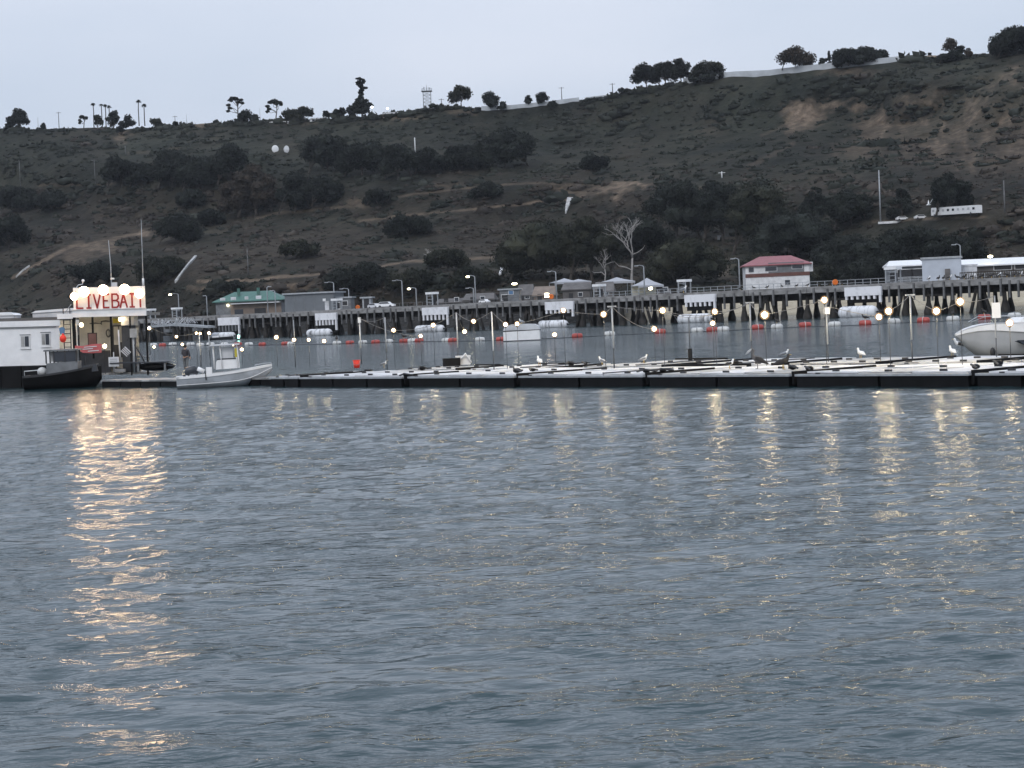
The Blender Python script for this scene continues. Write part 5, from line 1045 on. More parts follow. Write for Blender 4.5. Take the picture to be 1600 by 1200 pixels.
# house
house = bthing('bait_house', 'long white box house with two small windows on the barge', 'house', off=.5)
wl, wr = bx(-190), bx(93)
MB().b2(wl, wr, 0, 6, bz(570), bz(499), M['boat']).build('wall', house)
MB().b2(wl - .1, wr + .12, -.12, 6.1, bz(509), bz(500), M['boat']).build('fascia', house)
MB().b2(wl, wr + .02, -.06, 6.0, bz(500) + .002, bz(495), M['greybrown']).build('roof', house)
MB().b2(wl - .1, wr - .2, -.1, -.04, bz(511), bz(509.6), M['grey']).build('trim', house)
for (x0, x1, y0, y1) in ((32, 47, 522, 543), (64.5, 79, 519, 541)):
    f = MB().b2(bx(x0), bx(x1), -.05, .02, bz(y1), bz(y0), M['white']); f = f.build('window_frame', house)
    MB().b2(bx(x0 + 1), bx(x0 + 6), -.07, -.02, bz(y1 - 3), bz(y0 + 2), M['lid2']).build('shutter', f)
    MB().b2(bx(x0 + 7), bx(x1 - 2), -.08, -.02, bz(y1 - 3), bz(y0 + 2), M['glass']).build('pane', f)
    MB().b2(bx(x0 - .8), bx(x1 + .8), -.10, .02, bz(y1 + 1.2), bz(y1), M['white']).build('sill', f); MB().b2(bx(x0 - .8), bx(x1 + .8), -.09, .02, bz(y0), bz(y0 - 1), M['grey']).build('head', f)
t = bthing('roof_hatch', 'long low white hatch box on the roof next to the sign', 'hatch', 80, 496, 1.2)
def lx(px, c): return (px - c) * kb
MB().prism([(lx(45, 80), 0), (lx(116, 80), 0), (lx(116, 80), 11.5 * kb), (lx(50, 80), 11 * kb), (lx(45, 80), 9.5 * kb)], 0, 2.2, M['lid']).build('body', t); MB().prism([(lx(43, 80), 9.6 * kb), (lx(50, 80), 13 * kb), (lx(108, 80), 16 * kb), (lx(117, 80), 12.2 * kb)], -.1, 2.3, M['boat']).build('cover', t)
t = bthing('roof_hatch', 'rounded white hatch at the far end of the barge roof', 'hatch', 5, 496, 1.0); MB().b2(-1.2, lx(17, 5), 0, 2, 0, 7 * kb, M['lid']).build('body', t); MB().prism([(-1.3, 7.1 * kb), (lx(18.5, 5), 7.1 * kb), (lx(14, 5), 10 * kb), (-.2, 12 * kb), (-1.3, 11 * kb)], -.1, 2.1, M['boat']).build('cover', t)
# shop: lit back wall, roof, posts
shop = bthing('bait_shop', 'open fronted lit bait shop under the big sign', 'shop', 102.5, 604.5, 0)
MB().b2(bx(113), bx(206), 2.4, 2.55, bz(585), bz(494), M['cream']).build('back_wall', shop)
MB().b2(bx(95), bx(232), -.2, 5, bz(494.5), bz(490), M['grey']).build('roof', shop)
MB().b2(bx(92), bx(116), -.32, -.2, bz(497), bz(489), M['boat']).b2(bx(116), bx(231), -.36, -.2, bz(495), bz(484), M['boat']).build('fascia', shop)
MB().b2(bx(115), bx(231), -.44, -.18, bz(484), bz(483), M['lid']).build('trim', shop)
for x, y0, w_ in ((116.5, 585, 5), (145.5, 560, 2.6), (174.5, 570, 3.2), (229.5, 588, 2.6), (204, 588, 1.8)): MB().b2(bx(x - w_ / 2), bx(x + w_ / 2), -.1, .1, bz(y0), bz(494.5), M['black']).build('post', shop)
dr = MB().b2(bx(166), bx(185), 2.3, 2.4, bz(560), bz(509), M['dark']).build('door_frame', shop); MB().b2(bx(168), bx(175), 2.26, 2.3, bz(540), bz(511), M['cream']).b2(bx(176.5), bx(183), 2.26, 2.3, bz(536), bz(511), M['cream']).build('door_pane', dr)
MB().b2(bx(186), bx(208), 1.0, 2.3, bz(585), bz(510), M['char']).build('interior_shade', shop); MB().b2(bx(186), bx(207), .9, 2.3, bz(509.6), bz(496), M['lid']).build('side_board', shop)  # charcoal block stands for the shade inside the shop
MB().b2(bx(118), bx(166), 1.2, 1.3, bz(585), bz(548), M['char']).build('counter', shop); MB().b2(bx(118), bx(168), 1.1, 1.9, bz(548), bz(547), M['lid2']).build('counter_top', shop)
for i, (x, y) in enumerate(((125, 507), (186.5, 500), (164, 541))):
    MB().ell((bx(x), .6 if i < 2 else -.2, bz(y)), (.14, .14, .14), M['shop'], 12, 8).build('lamp', shop)
MB().b2(bx(164) - .02, bx(164) + .02, -.2, -.16, bz(585), bz(542.5), M['dark']).build('lamp_post', shop)
# the sign
sign = bthing('bait_sign', 'white sign board with red LIVEBAIT letters lit by floodlights', 'sign', 105.5, 605.5, -.3)
for i in range(4): a, b_ = 115 + 28 * i, 143 + 28 * i; MB().b2(bx(a) + .006, bx(b_) - .006, 0, .1, bz(483), bz(448), M['boat']).build('board', sign)
STK = {'L': [((0, 0), (0, 1)), ((0, 0), (1, 0))], 'I': [((.5, 0), (.5, 1)), ((.1, 0), (.9, 0)), ((.15, 1), (.85, 1))], 'V': [((0, 1), (.5, 0)), ((.5, 0), (1, 1))], 'E': [((0, 0), (0, 1)), ((0, 0), (1, 0)), ((0, .52), (.75, .52)), ((0, 1), (1, 1))],
       'B': [((0, 0), (0, 1)), ((0, 0), (.7, 0)), ((0, .52), (.7, .52)), ((0, 1), (.7, 1)), ((.7, 0), (1, .14)), ((1, .14), (1, .38)), ((1, .38), (.7, .52)), ((.7, .52), (.95, .66)), ((.95, .66), (.95, .86)), ((.95, .86), (.7, 1))], 'A': [((0, 0), (.5, 1)), ((.5, 1), (1, 0)), ((.2, .38), (.8, .38))], 'T': [((.5, 0), (.5, 1)), ((0, 1), (1, 1))]}
for ci, (chh, x0, x1) in enumerate((('L', 120.5, 129.5), ('I', 135.5, 142.5), ('V', 147, 157), ('E', 162, 170), ('B', 175.5, 185.5), ('A', 188, 198.5), ('I', 202.5, 210.5), ('T', 215, 223.5))):
    lt = MB(); y0, y1 = 480, 459.5; n_ = 0
    for (a, b_) in STK[chh]:
        p = Vector((bx(x0 + (x1 - x0) * a[0]), 0, bz(y0 + (y1 - y0) * a[1]))); q = Vector((bx(x0 + (x1 - x0) * b_[0]), 0, bz(y0 + (y1 - y0) * b_[1]))); d_ = q - p; an = math.atan2(d_.z, d_.x); n_ += 1
        lt.box((p + q) / 2 + Vector((0, -.015 - .002 * n_, 0)), (d_.length + .09, .03, .12), M['signred'], R=Matrix.Rotation(-an, 3, 'Y'))
    lt.build('letter', sign)
for x in (116.5, 142, 170, 198, 225): MB().b2(bx(x) - .05, bx(x) + .05, .1, .2, bz(484), bz(447), M['grey']).build('batten', sign)
# floodlights
for i, (x, y, r_) in enumerate(((121, 462, .27), (136, 455, .37), (166, 453, .36), (199, 453, .36), (222, 460, .33))):
    t = bthing('floodlight', 'blazing floodlight fixed over the LIVEBAIT sign, %s from the house end' % ORD[i], 'floodlight', x, y, -.95, 'floodlights around the sign')
    MB().tube([(0, .12, 0), (0, .02, 0), (0, -.1, 0)], [r_ * .5, r_ * 1.05, r_ * 1.12], M['galv'], 14).build('housing', t)
    MB().ell((0, -.1, 0), (r_, .09, r_), M['lens'], 14, 8).build('lens', t); MB().ell((0, .18, -.02), (.10, .06, .10), M['spill'], 10, 6).build('sign_fill', t)  # small emitter added behind the lens to brighten the sign
    MB().tube([(0, .1, .1), (0, .4, .35), (0, .75, .3)], .03, M['dark'], 6).build('arm', t)
# masts on the roof
t = bthing('antenna_mast', 'stepped whip mast with white box behind the sign', 'mast', 171.5, 447, .6); MB().tube([(0, 0, -.2), (0, 0, 30 * kb), (-.1, 0, 72 * kb)], [.05, .035, .02], M['galv'], 6).build('whip', t); MB().b2(lx(172, 171.5), lx(180, 171.5), -.1, .2, -.1, 6 * kb, M['lid']).build('box', t); MB().box((.1, 0, 12 * kb), (.25, .08, .12), M['white']).build('bracket', t)
t = bthing('antenna_mast', 'tall plain whip mast at the far edge of the sign', 'mast', 221.5, 449, .6); MB().tube([(0, 0, -.2), (0, 0, 60 * kb), (0, 0, 105 * kb)], [.05, .03, .015], M['galv'], 6).build('whip', t); MB().tube([(0, 0, 0), (0, 0, .6)], .08, M['white'], 8).build('foot', t)
t = bthing('roof_camera', 'small white camera on a bent arm over the sign corner', 'camera', 126, 447, .2); MB().tube([(-.4, 0, -.1), (-.2, 0, .15), (.1, 0, .2), (.15, 0, .4)], .03, M['white'], 6).build('arm', t); MB().ell((.15, 0, .45), (.12, .12, .1), M['boat'], 8, 6).build('lens_head', t)
# ladder and roof rail
t = bthing('ladder', 'dark ladder up to the shop roof beside the house', 'ladder', 107, 545, -.25)
for s in (102, 112.5): MB().b2(lx(s, 107) - .03, lx(s, 107) + .03, -.03, .03, 0, 66 * kb, M['dark']).build('rail', t)
for i in range(7): MB().b2(lx(102, 107), lx(112.5, 107), -.02, .02, 3 * kb + i * 7 * kb, 4 * kb + i * 7 * kb, M['dark']).build('rung', t)
MB().tube([(lx(104, 107), 0, 56 * kb), (lx(115, 107), 0, 70 * kb)], .03, M['galv'], 5).build('handrail', t)
# things hung in the shop
def bobj(name, label, cat, px, py, off, f, group=None): t = bthing(name, label, cat, px, py, off, group); f(t); return t
bobj('fuel_can', 'round red jug hanging by the ladder', 'jug', 100.5, 528, -.4, lambda t: (MB().ell((0, 0, 0), (.24, .2, .28), M['bucket'], 12, 8).build('body', t), MB().tube([(0, 0, .2), (0, 0, .38)], .07, M['bucket'], 8).build('neck', t)))
bobj('jacket', 'blue oilskin hanging above the red jug', 'jacket', 99, 515, -.38, lambda t: MB().prism([(-.16, -.25), (.16, -.25), (.2, .15), (.08, .24), (-.08, .24), (-.2, .15)], -.05, .05, M['blue']).build('cloth', t))
def fish(t, s=1.0):
    MB().tube([(-.38 * s, 0, 0), (-.25 * s, 0, .02), (0, 0, .03), (.22 * s, 0, 0), (.34 * s, 0, 0)], [(.01, .03), (.10 * s, .04), (.15 * s, .05), (.07 * s, .03), (.02, .02)], M['char'], 8).build('body', t); MB().prism([(.3 * s, 0), (.46 * s, .14), (.42 * s, 0), (.46 * s, -.14)], -.015, .015, M['char']).build('tail', t)
bobj('fish_mount', 'dark greenish mounted fish beside the shop lamp', 'fish plaque', 138.5, 505.5, 2.3, lambda t: fish(t, 1.1)); bobj('fish_mount', 'dark mounted fish higher on the shop wall', 'fish plaque', 155.5, 502.5, 2.3, lambda t: fish(t, 1.0))
bobj('notice_board', 'dark brown board hung from the middle post', 'board', 145, 530, -.12, lambda t: (MB().box((0, 0, 0), (14.5 * kb, .06, 20 * kb), M['wood']).build('panel', t), MB().box((0, -.04, 0), (12 * kb, .02, 17 * kb), M['brick']).build('face', t)))
bobj('life_ring', 'small dull life ring on the shop wall', 'life ring', 159.5, 521.5, 2.25, lambda t: (MB().ring((0, 0, 0), .2, .055, M['postgrey']).build('ring', t)))
t_ = [o for o in sc.objects if o.name.startswith('life_ring') and not o.name.startswith('life_ring_s')][-1]; t_.scale = (.75, 1, 1.3)
bobj('yellow_notice', 'small yellow notice under the shop roof', 'notice', 172, 502, 2.2, lambda t: MB().box((0, 0, 0), (10 * kb, .04, 7 * kb), M['yellow']).build('panel', t))
def banner(t):
    V_ = [(-20 * kb, 0, 6 * kb), (-8 * kb, .02, 5 * kb), (6 * kb, 0, 7.5 * kb), (21 * kb, .02, 8 * kb), (21 * kb, 0, -6 * kb), (6 * kb, .03, -6.5 * kb), (-8 * kb, 0, -5.5 * kb), (-20 * kb, 0, 2 * kb)]
    MB().add(V_ + [(a, b_ + .03, c_) for a, b_, c_ in V_], [(0, 7, 6, 1), (1, 6, 5, 2), (2, 5, 4, 3), (8, 9, 14, 15), (9, 10, 13, 14), (10, 11, 12, 13)], M['pink']).build('cloth', t)
    for j, (a, b_) in enumerate(((-6, 14), (-8, 8), (0, 17))): MB().box(((a + b_) / 2 * kb, -.03, (3.5 - 3.2 * j) * kb), ((b_ - a) * kb, .02, 1.3 * kb), M['lid'], R=Matrix.Rotation(-.05, 3, 'Y')).build('lettering', t)
bobj('banner', 'faded red banner with white lines sagging along the counter', 'banner', 139, 545.5, -.35, banner)
def wsign(t): MB().box((0, 0, 0), (16 * kb, .05, 15 * kb), M['lid']).build('panel', t); MB().box((0, .02, 11 * kb), (1.5 * kb, .04, 8 * kb), M['lid']).build('stake', t); [MB().box((0, -.03, (4 - 3 * j) * kb), (11 * kb, .01, .7 * kb), M['grey']).build('lettering', t) for j in range(3)]
bobj('notice_sign', 'square white notice on a stake at the dock edge', 'sign', 180, 566.5, -.5, wsign)
def tsign(t): MB().box((0, 0, 0), (13 * kb, .05, 10 * kb), M['lid'], R=Matrix.Rotation(math.radians(45), 3, 'Y')).build('panel', t); [MB().box((j * 1.9 * kb, -.035, -j * -1.9 * kb), (13 * kb, .02, 1.0 * kb), M['dark'], R=Matrix.Rotation(math.radians(45), 3, 'Y')).build('stripe', t) for j in (-1, 0, 1)]
bobj('striped_sign', 'tilted white panel with dark stripes beside the shaded interior', 'sign', 198, 551, -.3, tsign)
bobj('white_pole', 'thin pale post leaning in front of the shaded shop interior', 'post', 188.5, 565, -.3, lambda t: MB().tube([(.05, 0, 0), (-.03, 0, 48 * kb)], .055, M['lid'], 7).build('shaft', t))
def davit(t):
    MB().tube([(0, 0, 0), (0, 0, 60 * kb)], .07, M['galv'], 7).build('post', t); MB().box((.05, -.1, 62 * kb), (.5, .3, 14 * kb), M['lid2']).build('winch_box', t); MB().tube([(0, 0, 45 * kb), (10 * kb, 0, 30 * kb), (18 * kb, 0, 12 * kb)], .05, M['dark'], 6).build('boom', t); MB().tube([(-10 * kb, 0, 50 * kb), (0, 0, 70 * kb)], .03, M['dark'], 5).build('brace', t)
bobj('davit', 'grey davit with winch box at the barge corner', 'davit', 211, 585, -.2, davit)
def tbl(t): MB().b2(-2.0, 2.2, -.4, .6, 13 * kb, 15 * kb, M['char']).build('top', t); [MB().b2(q - .06, q + .06, -.3, .5, 0, 13 * kb, M['grey']).build('leg', t) for q in (-1.7, 0, 1.9)]
bobj('work_table', 'dark cleaning table between the davit and the dock', 'table', 218, 583, -.2, tbl)
bobj('hose_heap', 'heap of dark net sloping off the work table', 'net', 243, 576, .1, lambda t: (MB().ell((0, 0, 0), (1.4, .5, .32), M['black'], 12, 6).build('heap', t), MB().tube([(-1, -.3, .1), (0, -.4, .3), (1.3, -.3, .0)], .05, M['char'], 5).build('line', t)))
def rail(t): [MB().b2(-.02, 24 * kb, -.02, .02, z * kb, (z + 1.2) * kb, M['galv']).build('bar', t) for z in (8, 15, 22)]; [MB().b2(q * kb, (q + 1.2) * kb, -.03, .03, 0, 24 * kb, M['galv']).build('post', t) for q in (0, 12, 23)]
bobj('guard_rail', 'grey guard rail at the barge end beside the black post', 'railing', 206, 583, 1.6, rail)
bobj('crate', 'low grey crate on the dock edge before the shaded interior', 'crate', 190, 583, -.4, lambda t: (MB().b2(-.35, .35, -.2, .2, 0, .22, M['rim']).build('body', t), MB().b2(-.3, .3, -.15, .15, .22, .26, M['dark']).build('rim', t)))
# black workboat
w0 = G(106, 605.5); k = frame_at(w0); wb = thing('workboat', 'small black workboat with grey wheelhouse moored against the barge', 'boat', (w0.x, w0.y - 1.0, 0), math.radians(3)); S = []
for i in range(15):
    s = i / 14; x = -58 * k + 116 * k * s; bb = 1.25 * (1 - max(0, (s - .5) / .5) ** 2.6) + .03; zs = .95 + .05 * s + .55 * s ** 1.8; zk = -.4 + max(0, (s - .75) / .25) ** 2 * .9; S.append((x, bb, zs, min(zk, zs - .1), .35))
hull(S, M['black']).build('hull', wb); sheer_band(S, .1, .12, M['dark'], .05).build('gunwale', wb); deckfill(S, .75, M['char']).build('deck', wb)
def wx_(px): return (px - 106) * k
def wz_(py): return (605.5 - py) * k
MB().prism([(wx_(82), .75), (wx_(130), .75), (wx_(131), wz_(564)), (wx_(83), wz_(566))], -.8, .8, M['grey']).build('cabin_side', wb)
for (x, w_) in ((83, 2), (95, 2), (112, 1.5), (129, 2.5)):
    for s in (-.76, .76): MB().b2(wx_(x) - w_ * k / 2, wx_(x) + w_ * k / 2, s - .04, s + .04, wz_(566), wz_(547), M['dark']).build('cabin_pillar', wb)
MB().b2(wx_(80), wx_(133), -.9, .9, wz_(547.5), wz_(545), M['grey']).build('cabin_roof', wb)
for (a, b_) in ((84, 94), (96, 111), (113, 128)): MB().b2(wx_(a), wx_(b_), .70, .72, wz_(564), wz_(548), M['hullgrey']).build('cabin_window', wb)
for (a, b_) in ((96, 111.2), (112.8, 128)): MB().b2(wx_(a), wx_(b_), -.79, -.77, wz_(564.5), wz_(548), M['glass']).build('cabin_window', wb)
rl = MB(); rl.tube([(wx_(49), -.8, wz_(583)), (wx_(49), -.8, wz_(576.5)), (wx_(70), -.9, wz_(575.5)), (wx_(70), -.9, wz_(582))], .035, M['lid'], 6); rl.build('stern_rail', wb)
MB().ell((wx_(75), -.5, wz_(578)), (.34, .34, .3), M['floatwhite'], 14, 9).build('buoy', wb); MB().box((wx_(50), -1.05, wz_(587)), (.2, .1, .2), M['yellow']).build('marker', wb)
MB().prism([(wx_(134), wz_(583)), (wx_(136), wz_(572)), (wx_(158), wz_(570)), (wx_(160), wz_(581))], -.6, .6, M['char']).build('engine_cover', wb); MB().tube([(wx_(140), 0, 1.2), (wx_(139), 0, wz_(557))], .05, M['dark'], 6).build('exhaust', wb)

# ------------------------------------------------------------------ fisherman on the dock
pp = G(291, 577, .46); pp.z = .46
man = thing('person', 'person in dark jacket and grey trousers with back to the water, holding a pale bag', 'person', pp, math.radians(150))
def skin_body(name, verts, edges, m, parent, sub=2):
    me = bpy.data.meshes.new(name); me.from_pydata([v[:3] for v in verts], edges, []); o = bpy.data.objects.new(name, me); COL.objects.link(o); o.parent = parent
    md = o.modifiers.new('Skin', 'SKIN'); lay = me.skin_vertices[0] if me.skin_vertices else None
    if lay is None: me.attributes.new; 
    for i, v in enumerate(verts):
        me.skin_vertices[0].data[i].radius = (v[3], v[4] if len(v) > 4 else v[3])
    me.skin_vertices[0].data[0].use_root = True
    s = o.modifiers.new('Sub', 'SUBSURF'); s.levels = s.render_levels = sub; me.materials.append(m); return o
def bm_skin(name, verts, edges, m, parent, sub=2):
    import bmesh
    bm = bmesh.new(); lay = bm.verts.layers.skin.verify(); vs_ = []
    for v in verts: q = bm.verts.new(v[:3]); q[lay].radius = (v[3], v[4] if len(v) > 4 else v[3]); vs_.append(q)
    vs_[0][lay].use_root = True
    for a, b_ in edges: bm.edges.new((vs_[a], vs_[b_]))
    me = bpy.data.meshes.new(name); bm.to_mesh(me); bm.free(); me.materials.append(m); o = bpy.data.objects.new(name, me); COL.objects.link(o); o.parent = parent
    o.modifiers.new('Skin', 'SKIN').use_smooth_shade = True; s = o.modifiers.new('Sub', 'SUBSURF'); s.levels = s.render_levels = sub; return o
man.scale = (1.3, 1.3, 1.06)
BV = [(0, 0, .95, .15, .11), (0, 0, 1.15, .145, .10), (0, .01, 1.36, .17, .11), (0, .0, 1.47, .10, .08), (0, -.01, 1.56, .055), (0, -.02, 1.68, .085, .10), (0, -.02, 1.76, .06, .07),
      (.19, 0, 1.42, .065), (.25, -.02, 1.15, .048), (.22, -.22, 1.02, .036), (.21, -.30, 1.01, .03, .045), (-.19, 0, 1.42, .065), (-.27, .0, 1.14, .048), (-.26, -.08, .90, .036), (-.26, -.10, .82, .03, .045),
      (.09, 0, .86, .10), (.10, -.02, .50, .065), (.10, .02, .10, .045), (.10, -.14, .04, .045, .035), (-.09, 0, .86, .10), (-.11, .02, .50, .065), (-.12, .05, .10, .045), (-.13, -.10, .04, .045, .035)]
BE = [(0, 1), (1, 2), (2, 3), (3, 4), (4, 5), (5, 6), (2, 7), (7, 8), (8, 9), (9, 10), (2, 11), (11, 12), (12, 13), (13, 14), (0, 15), (15, 16), (16, 17), (17, 18), (0, 19), (19, 20), (20, 21), (21, 22)]
bm_skin('body', BV, BE, M['skin'], man)
bm_skin('jacket', [(0, 0, .88, .21, .165), (0, 0, 1.15, .175, .13), (0, .01, 1.36, .195, .135), (0, 0, 1.48, .11, .09), (.20, 0, 1.42, .085), (.26, -.02, 1.15, .066), (.225, -.19, 1.03, .05), (-.20, 0, 1.42, .085), (-.28, 0, 1.14, .066), (-.265, -.06, .93, .05)], [(0, 1), (1, 2), (2, 3), (2, 4), (4, 5), (5, 6), (2, 7), (7, 8), (8, 9)], M['cloth'], man)
bm_skin('trousers', [(0, 0, 1.0, .19, .15), (.095, 0, .84, .115), (.105, -.02, .50, .085), (.105, .02, .10, .07), (-.095, 0, .84, .115), (-.115, .02, .50, .085), (-.125, .05, .10, .07)], [(0, 1), (1, 2), (2, 3), (0, 4), (4, 5), (5, 6)], M['trouser'], man)
MB().ell((0, .0, 1.72), (.10, .125, .12), M['hair'], 14, 9).build('hair', man)
for s in (-1, 1):
    MB().ell((s * .034, -.112, 1.70), (.014, .01, .01), M['hair'], 8, 5).build('eye', man); MB().ell((s * .092, -.02, 1.68), (.014, .025, .034), M['skin'], 8, 6).build('ear', man); MB().ell((s * .115, -.1 + .0 * s, .05), (.055, .15, .05), M['char'], 10, 6).build('shoe', man)
MB().prism([(-.012, 1.66), (.012, 1.66), (.008, 1.70), (-.008, 1.70)], -.145, -.1, M['skin']).build('nose', man)
for (hx, hy, hz, s) in ((.21, -.31, 1.0, 1), (-.26, -.11, .80, -1)):
    for j in range(4): MB().tube([(hx + (j - 1.5) * .018, hy, hz), (hx + (j - 1.5) * .019, hy - .035, hz - .035), (hx + (j - 1.5) * .017, hy - .02, hz - .07 + .008 * abs(j - 1.4))], [.010, .009, .007], M['skin'], 6).build('finger', man)
    MB().tube([(hx - s * .03, hy + .01, hz), (hx - s * .05, hy - .02, hz - .03), (hx - s * .04, hy - .03, hz - .05)], [.012, .010, .008], M['skin'], 6).build('thumb', man)
t = thing('bag', 'pale bag hanging from the hand of the person', 'bag', pp + Matrix.Rotation(math.radians(150), 3, 'Z') @ Vector((.22, -.33, .72)), math.radians(150)); MB().prism([(-.1, -.2), (.1, -.2), (.12, .08), (.05, .16), (-.05, .16), (-.12, .08)], -.06, .06, M['lid']).build('sack', t); MB().tube([(-.05, 0, .15), (0, 0, .27), (.05, 0, .15)], .008, M['lid'], 5).build('handle', t)

# ------------------------------------------------------------------ birds
def gull_parts(t, s=1.0, body='featherw', back='featherg', legs=True, dark=False):
    MB().tube([(-.30 * s, 0, .16 * s), (-.18 * s, 0, .20 * s), (0, 0, .24 * s), (.12 * s, 0, .29 * s), (.17 * s, 0, .37 * s), (.19 * s, 0, .44 * s), (.21 * s, 0, .48 * s)], [(.02 * s, .015 * s), (.06 * s, .05 * s), (.09 * s, .10 * s), (.075 * s, .08 * s), (.045 * s, .045 * s), (.05 * s, .05 * s), (.02 * s, .02 * s)], M[body], 10).build('body', t)
    MB().tube([(.21 * s, 0, .455 * s), (.30 * s, 0, .44 * s)], [.016 * s, .006 * s], M['beak'], 6).build('beak', t)
    for q in (-1, 1): MB().tube([(.08 * s, q * .075 * s, .28 * s), (-.08 * s, q * .09 * s, .25 * s), (-.34 * s, q * .03 * s, .16 * s)], [(.03 * s, .06 * s), (.03 * s, .07 * s), (.01 * s, .02 * s)], M[back], 8).build('wing', t)
    if legs:
        for q in (-1, 1): MB().tube([(.0, q * .04 * s, .17 * s), (.0, q * .04 * s, .0), (.06 * s, q * .045 * s, 0)], .012 * s, M['beak'], 5).build('leg', t)
def gull(label, p, rz, s=1.0, **k): t = thing('gull' if not k.get('dark') else 'cormorant', label, 'bird', p, rz, 'gulls about the docks' if not k.get('dark') else 'dark waterbirds about the docks'); gull_parts(t, s, **k); return t
SC = 1.0
gull('grey backed gull standing on the receiver past the red bucket', deck_pt(600, 574), 0, SC)
gull('white gull facing the water in the middle of the docks', deck_pt(843, 571), 1.9, SC * 1.2, back='featherw'); gull('white gull at the edge of the lids under the bright bulb', deck_pt(941, 570), 2.4, SC)
gull('gull standing on a reddish perch on the docks', deck_pt(1006, 567), .4, SC); gull('gull beside the brown pelican with head raised', deck_pt(1140, 576), .2, SC, back='featherd')
gull('lone gull standing upright past the pelican', G(1345, 560, .6), 2.0, SC * 1.2, back='featherw'); gull('upright gull near the bow of the motorboat', G(1488, 557, .6), 1.8, SC * 1.2, back='featherw')
gull('dark bodied bird with white head at the dock edge', deck_pt(1224, 577), .3, SC * 1.5, body='featherd', back='featherd'); t = sc.objects.get('gull.007')
gull('gull perched on top of the covered white float', BO * 0 + Vector(G(816, 532.5)) + Vector((0, 0, 26.5 * frame_at(G(816, 532.5)))), 2.6, 1.4)
gull('gull on the white fender panel by the gangway frame', PA + PX * PL(1068, 462, -.9).x + PN * -.9 + Vector((0, 0, DECK + .1)), .2, 3.0)
gull('gull swimming behind the docks near the pelican', G(1226, 557) + Vector((0, 0, -.12)), 0, 1.3, legs=False)
gull('gull swimming ahead of the motorboat bow', G(1500, 545) + Vector((0, 0, -.12)), 3.1, 1.8, legs=False, back='featherd')
for x, y, lab in ((527, 531.5, 'cormorant resting on the first white float past the boat'), (628, 527.5, 'cormorant on a red float before the meter box post'), (1210, 504.5, 'cormorant on the white float below the pier'), (1354, 500, 'cormorant on the red float under the widest fender'), (1538, 489, 'cormorant on the red float near the motorboat'), (1490, 494, 'cormorant on the white float near the motorboat')):
    b_ = min(BU, key=lambda q: abs(q[0] - x)); p = G(b_[0], b_[2] - 1.0); wpx = float(np.interp(b_[0], [240, 550, 900, 1200, 1550], [11, 12, 15, 17, 18])); p.z = wpx * frame_at(p) / 2 * .52 * 1.55
    gull(lab, p, rd.uniform(0, 3), 1.9, body='featherd', back='featherd', dark=True)
# brown pelican
t = thing('pelican', 'brown pelican with long bill standing on the docks', 'bird', deck_pt(1184, 576), math.radians(170)); s = 1.0
MB().tube([(-.48 * s, 0, .22 * s), (-.3 * s, 0, .32 * s), (0, 0, .45 * s), (.18 * s, 0, .56 * s), (.22 * s, 0, .70 * s), (.17 * s, 0, .84 * s), (.20 * s, 0, .94 * s), (.27 * s, 0, .97 * s)], [(.03 * s, .02 * s), (.10 * s, .08 * s), (.15 * s, .17 * s), (.09 * s, .1 * s), (.05 * s, .05 * s), (.045 * s, .045 * s), (.055 * s, .055 * s), (.03 * s, .03 * s)], M['greybrown'], 10).build('body', t)
MB().tube([(.26 * s, 0, .955 * s), (.42 * s, 0, .84 * s), (.56 * s, 0, .70 * s)], [(.025 * s, .03 * s), (.022 * s, .055 * s), (.008 * s, .01 * s)], M['lid2'], 8).build('bill', t)
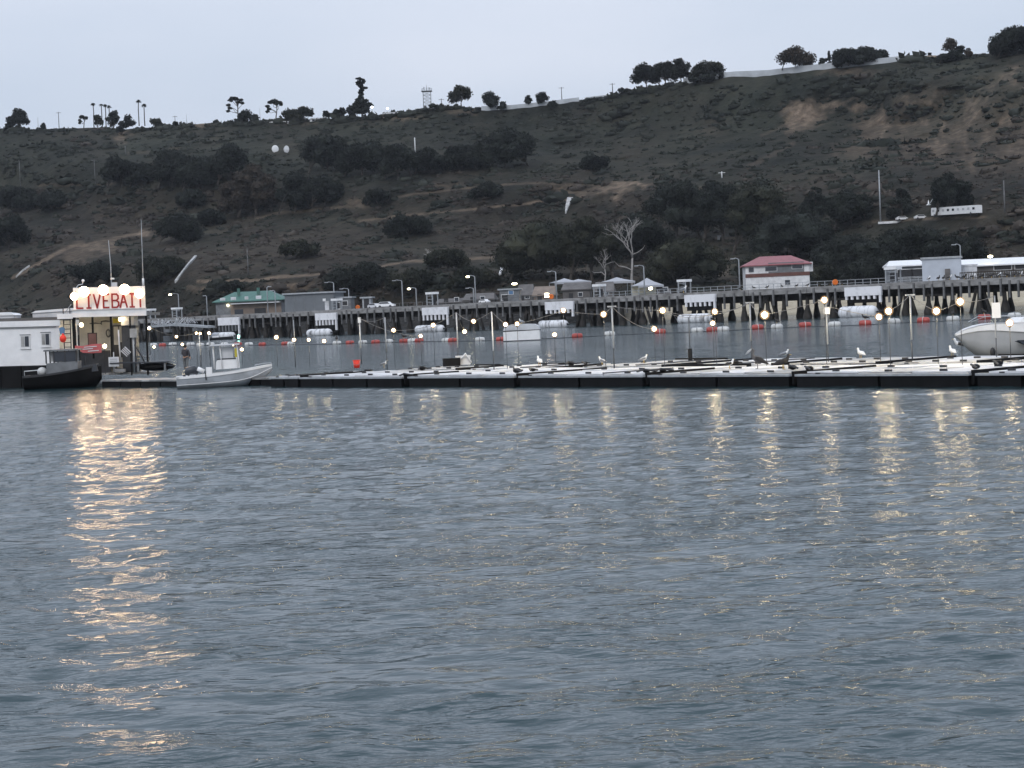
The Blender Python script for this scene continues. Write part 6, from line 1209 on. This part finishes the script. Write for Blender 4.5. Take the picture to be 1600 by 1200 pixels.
for q in (-1, 1): MB().tube([(.08 * s, q * .13 * s, .52 * s), (-.15 * s, q * .15 * s, .42 * s), (-.52 * s, q * .05 * s, .2 * s)], [(.04 * s, .09 * s), (.04 * s, .12 * s), (.01, .03)], M['featherd'], 8).build('wing', t); MB().tube([(0, q * .06 * s, .33 * s), (.0, q * .06 * s, 0), (.1 * s, q * .07 * s, 0)], .02, M['char'], 6).build('leg', t)
# gull in flight
t = thing('flying_gull', 'white gull flying in front of the dark slope beside the bus', 'bird', P(1451, 320, 240), .2); t.scale = (.6,) * 3
MB().tube([(-.55, 0, -.05), (-.3, 0, 0), (0, 0, .02), (.35, 0, .0), (.5, 0, .0)], [(.03, .02), (.12, .1), (.17, .15), (.09, .09), (.02, .02)], M['featherw'], 8).build('body', t)
for q, up in ((-1, 1.0), (1, .9)): MB().tube([(0, q * .1, .05), (-.05 + .25, q * .55, .45 * up), (.45, q * 1.0, 1.1 * up)], [(.16, .03), (.14, .025), (.03, .01)], M['featherw'], 6).build('wing', t)
# gulls and cormorants along the pier edge
rb = random.Random(8); xs_ = [1157, 1178, 1199, 1222, 1245, 1262, 1280, 1297, 1316, 1452, 1467, 1475, 1484, 1496, 1507, 1521, 1535, 1550, 1562, 1574, 1586, 1595]
for i, x in enumerate(xs_):
    q = PL(x, 450, -.15); p = PA + PX * q.x + PN * -.15; p.z = DECK + .12; white = i > 8 and i % 3 == 0
    gull('small %s bird perched on the pier edge beam, %s past the panel with the gull' % ('white' if white else 'dark', ORD[i]), p, rb.uniform(-1, 3), 1.5 if i < 9 else 2.0, body='featherw' if white else 'featherd', back='featherd', dark=not white)

# ------------------------------------------------------------------ thin sea haze
hm = bpy.data.materials.new('thin_haze'); hm.use_nodes = True; ht = hm.node_tree; ht.nodes.clear()
ho = ht.nodes.new('ShaderNodeOutputMaterial'); hp_ = ht.nodes.new('ShaderNodeVolumePrincipled'); hp_.inputs['Color'].default_value = (.85, .9, 1, 1); hp_.inputs['Density'].default_value = .00004
ht.links.new(hp_.outputs[0], ho.inputs['Volume'])
o = MB().b2(-1500, 1500, -60, 2900, -130, 175, hm).build('haze'); tag(o, kind='stuff')
